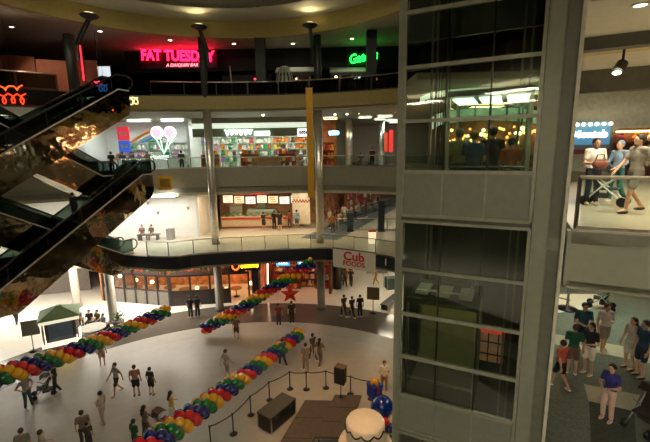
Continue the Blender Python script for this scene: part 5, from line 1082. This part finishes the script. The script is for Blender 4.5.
# ------------------------------------------------------------------ top level
dk = mat('night_wall', '#0e0d0f', .7)
wallseg((-15.6, 32.4), (7.5, 32.0), 18.45, 20.1, dk); wallseg((-30, 37), (12, 37), Z4, 20.1, mat('deep_wall', '#15110f', .8, var=.4, scale=1.2)); wallseg((7.5, 32), (12, 27), Z4, 20.1, dk)
struct(MB().box((-1.5, 32.4, 17.6), (1.2, .2, 3.4)).build('wall_partition', mat('maroon_wall', '#3a1512', .7)))
wallseg((-8.2, 33), (-4.2, 33), Z4, 18.3, mat('navy_wall', '#0f1320', .6))
neon_red = glow('#ff1236', 18)
pa, pb = V(142, 56.5, 31.9), V(213, 59, 31.9)
t = thing('neon_sign', 'red outlined neon lettering on the dark top level wall', 'sign', (pa+pb)/2, 0)
MB().box((0, .22, -.1), ((pb-pa).length+.6, .08, 1.3)).build('backing', col('#1c0b10', .5), t)
x0 = (pa-pb).length
o = text('lettering', 'FAT TUESDAY', 1.08, neon_red, (0, 0, .12), 0, t, neon=.026, sx=.83); text('lettering', 'A DAIQUIRI BAR', .34, glow('#ff7a86', 4), (.3, 0, -.55), 0, t, .01, shear=.3, sx=1.0)
o.rotation_euler = (PI/2, .035, 0)
p = V(363, 57.5, 31.2); t = thing('neon_sign', 'green neon script lettering on the dark top level wall', 'sign', p, 0)
o = text('lettering', 'Gators', .92, glow('#20ff50', 5), (0, 0, 0), 0, t, neon=.022, shear=.25, sx=.85); o.rotation_euler = (PI/2, -.16, 0)
MB().box((0, .3, 0), (2.4, .06, 1.0)).build('backing', col('#0a120c', .6), t)
for i, (xa, xb, w) in enumerate(((276, 322, 'left of the two'), (330, 366, 'below the green neon script'))):
    a, b_ = V(xa, 71.5, 31.0), V(xb, 68.5, 31.0); t = thing('awning', 'pale grey bar awning on the top level, '+w, 'awning', (a+b_)/2); L_ = (b_-a).length
    MB().prism([(-L_/2, -.6, -.22), (-L_/2, .7, .35), (-L_/2, .7, .3), (-L_/2, -.6, -.28)], (L_, 0, 0)).build('canopy', col('#8e9a8c', .7), t); MB().prism([(-L_/2, -.62, -.28), (-L_/2, -.58, -.28), (-L_/2, -.58, -.5), (-L_/2, -.62, -.5)], (L_, 0, 0)).build('valance', col('#3a3f3a', .7), t)
    for x in (-L_/2+.1, L_/2-.1): MB().cyl((x, -.55, Z4-t.location.z), .03, t.location.z-Z4-.3, 8).build('post', black, t)
p = V(231, 88, 30.2); t = thing('leaning_pole', 'thin pale pole standing behind the top railing', 'pole', (p.x, 30.2, Z4)); MB().tube([(.1, 0, 0), (0, 0, 2.5)], .05, 8).build('pole', col('#a09a94', .5), t); MB().lathe([(.2, 0), (.2, .03), (.04, .05)], (.1, 0, 0), 16).build('base', black, t)
p = V(285, 80, 30.3); t = thing('frosted_palm', 'pale drooping palm shaped decoration beside the left awning', 'decoration', (p.x, 30.3, Z4)); MB().tube([(0, 0, 0), (.05, 0, 1.9)], .06).build('trunk', col('#6a7468', .6), t)
b = MB()
for k in range(14):
    a = k*2*PI/14; L_ = [Vector((math.cos(a)*r*.62, math.sin(a)*r*.5, 2.2+.5*math.sin(r*2.2)-.95*r*r)) for r in (0, .3, .6, .9, 1.15)]
    for u_, v_ in zip(L_, L_[1:]): s_ = Vector((-math.sin(a), math.cos(a), 0))*.07; b.prism([u_-s_, u_+s_, v_+s_, v_-s_], (0, 0, .01))
b.build('fronds', col('#9db09c', .6), t)
for i, (px, py, c) in enumerate(((297, 79, '#ffd0a0'), (336, 77, '#ffcaa0'), (355, 79.5, '#fff0dc'), (359, 77.5, '#e8f0ff'), (255, 79, '#ff3040'), (376, 79, '#ff9a70'))):
    p = V(px, py, 31.0); q = Vector((p.x, 31.0, Z4)); t = thing('bar_table', 'small round bar table on the top level, %s from the left' % ('second', 'third', 'fourth', 'fifth', 'first', 'sixth')[i], 'table', q); MB().lathe([(.25, 0), (.25, .03), (.03, .06), (.03, 1.0), (.35, 1.02), (.35, 1.06)], n=18).build('stand', col('#3a2a22', .5), t, True)
    t = thing('table_lamp', '%s glowing lamp on the %s bar table from the left' % (('orange', 'orange', 'white', 'bluish', 'red', 'pink')[i], ('second', 'third', 'fourth', 'fifth', 'first', 'sixth')[i]), 'lamp', q+Vector((0, 0, 1.06))); MB().lathe([(.08, 0), (.03, .04), (.03, .12)], n=12).build('lamp_base', black, t); MB().ball((0, 0, max(.2, p.z-Z4-1.06)), .11 if i != 4 else .08, 2).build('bulb', glow(c, 5), t, True); MB().tube([(0, 0, .1), (0, 0, max(.2, p.z-Z4-1.06))], .015).build('stem', black, t)
for i, (px, c) in enumerate(((298, '#5a3a22'), (340, '#6a2420'), (352, '#4a4a4c'), (357, '#2b2b2e'), (310, '#6a6258'), (381, '#7a2a22'), (388, '#4a443f'))):
    d_ = ray(px, 85); q = EYE+d_*(30.0/d_.y); q.z = Z4; person('bar guest in a %s shirt on the dim top level' % ('brown', 'dark red', 'grey', 'black', 'stone', 'brick red', 'taupe')[i], q, PI, 'stand', 1.66, 0, '#15100e', c, '#1d1b1b')
for i, (px, py) in enumerate(((40, 13), (100, 31), (170, 40), (234, 43.5), (293, 43.5), (352, 38.5))):
    p = G(px, py, 20.04); downlight(Vector((p.x, p.y, 20.04)), (p.x, p.y+.3, Z4), 110, 'small round downlight in the top level soffit, %s from the left' % TOYN[i], 100, disc=14, r=.13)
# left end of the top level: brown panels, screens, neon squiggles
b1_, b2_ = V(0, 70, 25.2), V(69, 70, 27.4)
t = thing('booth_screen', 'brown panelled booth screen behind the railing at the top left', 'screen', Vector(((b1_.x+b2_.x)/2, 26.3, Z4)), .38)
for k in range(4): MB().box((-2.6+k*1.75, 0, 1.2), (1.7, .12, 2.4 if k % 2 else 2.15)).build('panel', mat('terracotta', '#7d3d20', .6, var=.12), t)
MB().box((0, 0, 1.75), (.02, .02, .02)).build('fastener', black, t)
for i, (px, py, w, h, cc, wd) in enumerate(((100, 72, 1.5, .75, '#c9d6dc', 'left'), (71, 67, .5, .8, '#d8d4cc', 'slanting'))):
    p = V(px, py, 29.5); t = thing('screen', 'white glowing screen behind the top left railing, %s' % ('broad and right of the column', 'narrow and left of the column')[i], 'screen', p); MB().box((0, 0, 0), (w, .06, h)).build('display', glow(cc, 1.2), t); MB().box((0, .03, 0), (w+.1, .06, h+.1)).build('frame', black, t); MB().box((0, .05, (Z4-p.z)/2-.1), (.1, .06, p.z-Z4)).build('post', black, t)
t = thing('neon_strip', 'upright red neon strip beside the column at the top left', 'lamp', V(82, 64, 25.9)); MB().cyl((0, 0, -1.0), .04, 2.1, 8).build('tube', glow('#ff2430', 4), t); MB().box((0, .06, 0), (.12, .05, 2.2)).build('carrier', black, t)
NS = [((11, 88, 22.5), '#ff5a26', 1.3, .28, 2, 'orange red wavy tube standing in for a neon reflection, upper at the far left'), ((13, 99, 22.5), '#ff3d1a', 1.5, .6, 3, 'orange red looping tube standing in for a neon reflection, lower at the far left'), ((103, 88, 25.0), '#4a8cff', .6, .5, 2, 'blue neon squiggle above the top of the escalators'), ((99, 84, 25.0), '#ff3a5a', .55, .35, 2, 'pink neon squiggle above the top of the escalators'), ((105, 104, 24.6), '#ffb080', .6, .9, 3, 'peach neon squiggle below the blue one at the escalator top'), ((109, 112, 24.5), '#ff4a1e', .55, .35, 2, 'small red neon squiggle lowest at the escalator top'), ((85, 99, 24.6), '#cfd0a0', 1.1, .25, 4, 'pale yellow neon lettering left of the escalator top'), ((131, 101, 26.6), '#f3e0a0', .95, .6, 3, 'cream neon squiggle right of the escalator top')]  # the far left tubes stand in for neon reflections in the fascia
for (px, py, Y), c, w, h, n, lab in NS:
    p = V(px, py, Y); t = thing('neon_squiggle', lab, 'neon light', p, 0, 'neon squiggles at the top left'); curve_tube('tube', [squig(-w/2, w/2, 0, h, n, 0, n+int(px))], .035, glow(c, 2), t).location = (0, 0, 0); MB().box((0, .12, 0), (w*.9, .05, .06)).build('carrier', black, t)
    MB().tube([(0, .12, 0), (0, .12, 19.4-p.z)] if py < 95 else [(0, .12, 0), (0, .6, .5)], .012).build('hanger', black, t)

q = Vector((-17.6, 23.6, 19.3)); downlight(q, (-17.4, 26, 16.4), 420, 'added downlight over the brown booth screen at the top left', 80, '#ffd9b0')  # lamp added to brighten the brown panels
# ------------------------------------------------------------------ light of the rotunda
for i, (x, y, z) in enumerate(((-7, -3.5, 14.8), (-2, -3.5, 14.8), (3, -3.5, 14.8), (8, -3.5, 14.8), (-4, -8, 14.8), (2, -8, 14.8), (8, -8, 14.8), (0, -3, 9.5), (5, -3, 9.5), (-5, -3, 9.5), (0, -3, 4.2), (6, -3, 4.2))):
    ceiling_light(x, y, z, 2.6, 1.3, 26, 'added broad ceiling light of the unseen gallery behind the viewer, %s' % ('first', 'second', 'third', 'fourth', 'fifth', 'sixth', 'seventh', 'eighth', 'ninth', 'tenth', 'eleventh', 'twelfth')[i], '#fff3dc')  # lamps added out of view to light the tower and escalators
for i, x in enumerate((-13, -8, -3, 2)):
    q = Vector((x, 15, 21.79)); downlight(q, (x, 29, 11), 900, 'added dome downlight turned to the far fascias, %s from the left' % ('first', 'second', 'third', 'fourth')[i], 70, '#fff0d2', 'added dome downlights turned to the fascias', disc=12, r=.2)  # unseen wall washers added to lift the far fascias
for i, (x, y) in enumerate(((-11, 12), (-5.5, 9), (0, 12), (-11, 19), (-5.5, 17), (.2, 19))):
    downlight(Vector((x, y, 21.79)), (x, y, 0), KEY[i], 'large added downlight in the dome over the open floor, %s' % ('near left', 'near middle', 'near right', 'far left', 'centre', 'far right')[i], 105, '#ffe9cc', 'dome downlights', disc=12, r=.22)  # unseen overhead lamps added to light the open floor
q = Vector((-1.5, 11, 21.79)); downlight(q, (2.0, 16.2, 0), 6500, 'narrow warm downlight in the dome aimed at the stage', 34, '#ffb265', 'dome downlights', disc=12, r=.2)
q = Vector((-3, 8.2, 21.79)); downlight(q, (2.7, 7.2, 11), 700, 'added warm downlight in the dome aimed at the lift tower', 60, '#fff0d0', 'dome downlights', disc=10, r=.2)  # unseen lamp added to brighten the tower face
w = bpy.data.worlds.new('world'); SC.world = w; w.use_nodes = True
w.node_tree.nodes['Background'].inputs[0].default_value = (.9, .95, 1, 1); w.node_tree.nodes['Background'].inputs[1].default_value = .02
finish_people()
dg = bpy.context.evaluated_depsgraph_get(); dg.update()
for o in [o for o in SC.objects if o.type in ('FONT', 'CURVE')]:
    me = bpy.data.meshes.new_from_object(o.evaluated_get(dg)); n = bpy.data.objects.new(o.name, me); C.objects.link(n)
    n.parent = o.parent; n.location = o.location; n.rotation_euler = o.rotation_euler; n.scale = o.scale
    for k_ in ('label', 'category', 'group'):
        if k_ in o: n[k_] = o[k_]
    if not me.materials: me.materials.append(o.data.materials[0])
    nm = o.name; bpy.data.objects.remove(o); n.name = nm
SC.view_settings.view_transform = 'Standard'; SC.view_settings.look = 'None'; SC.view_settings.gamma = 1; SC.view_settings.use_curve_mapping = False
SC.view_settings.exposure = 0.0
SC.cycles.max_bounces = 8; SC.cycles.transparent_max_bounces = 16; SC.cycles.sample_clamp_indirect = 4
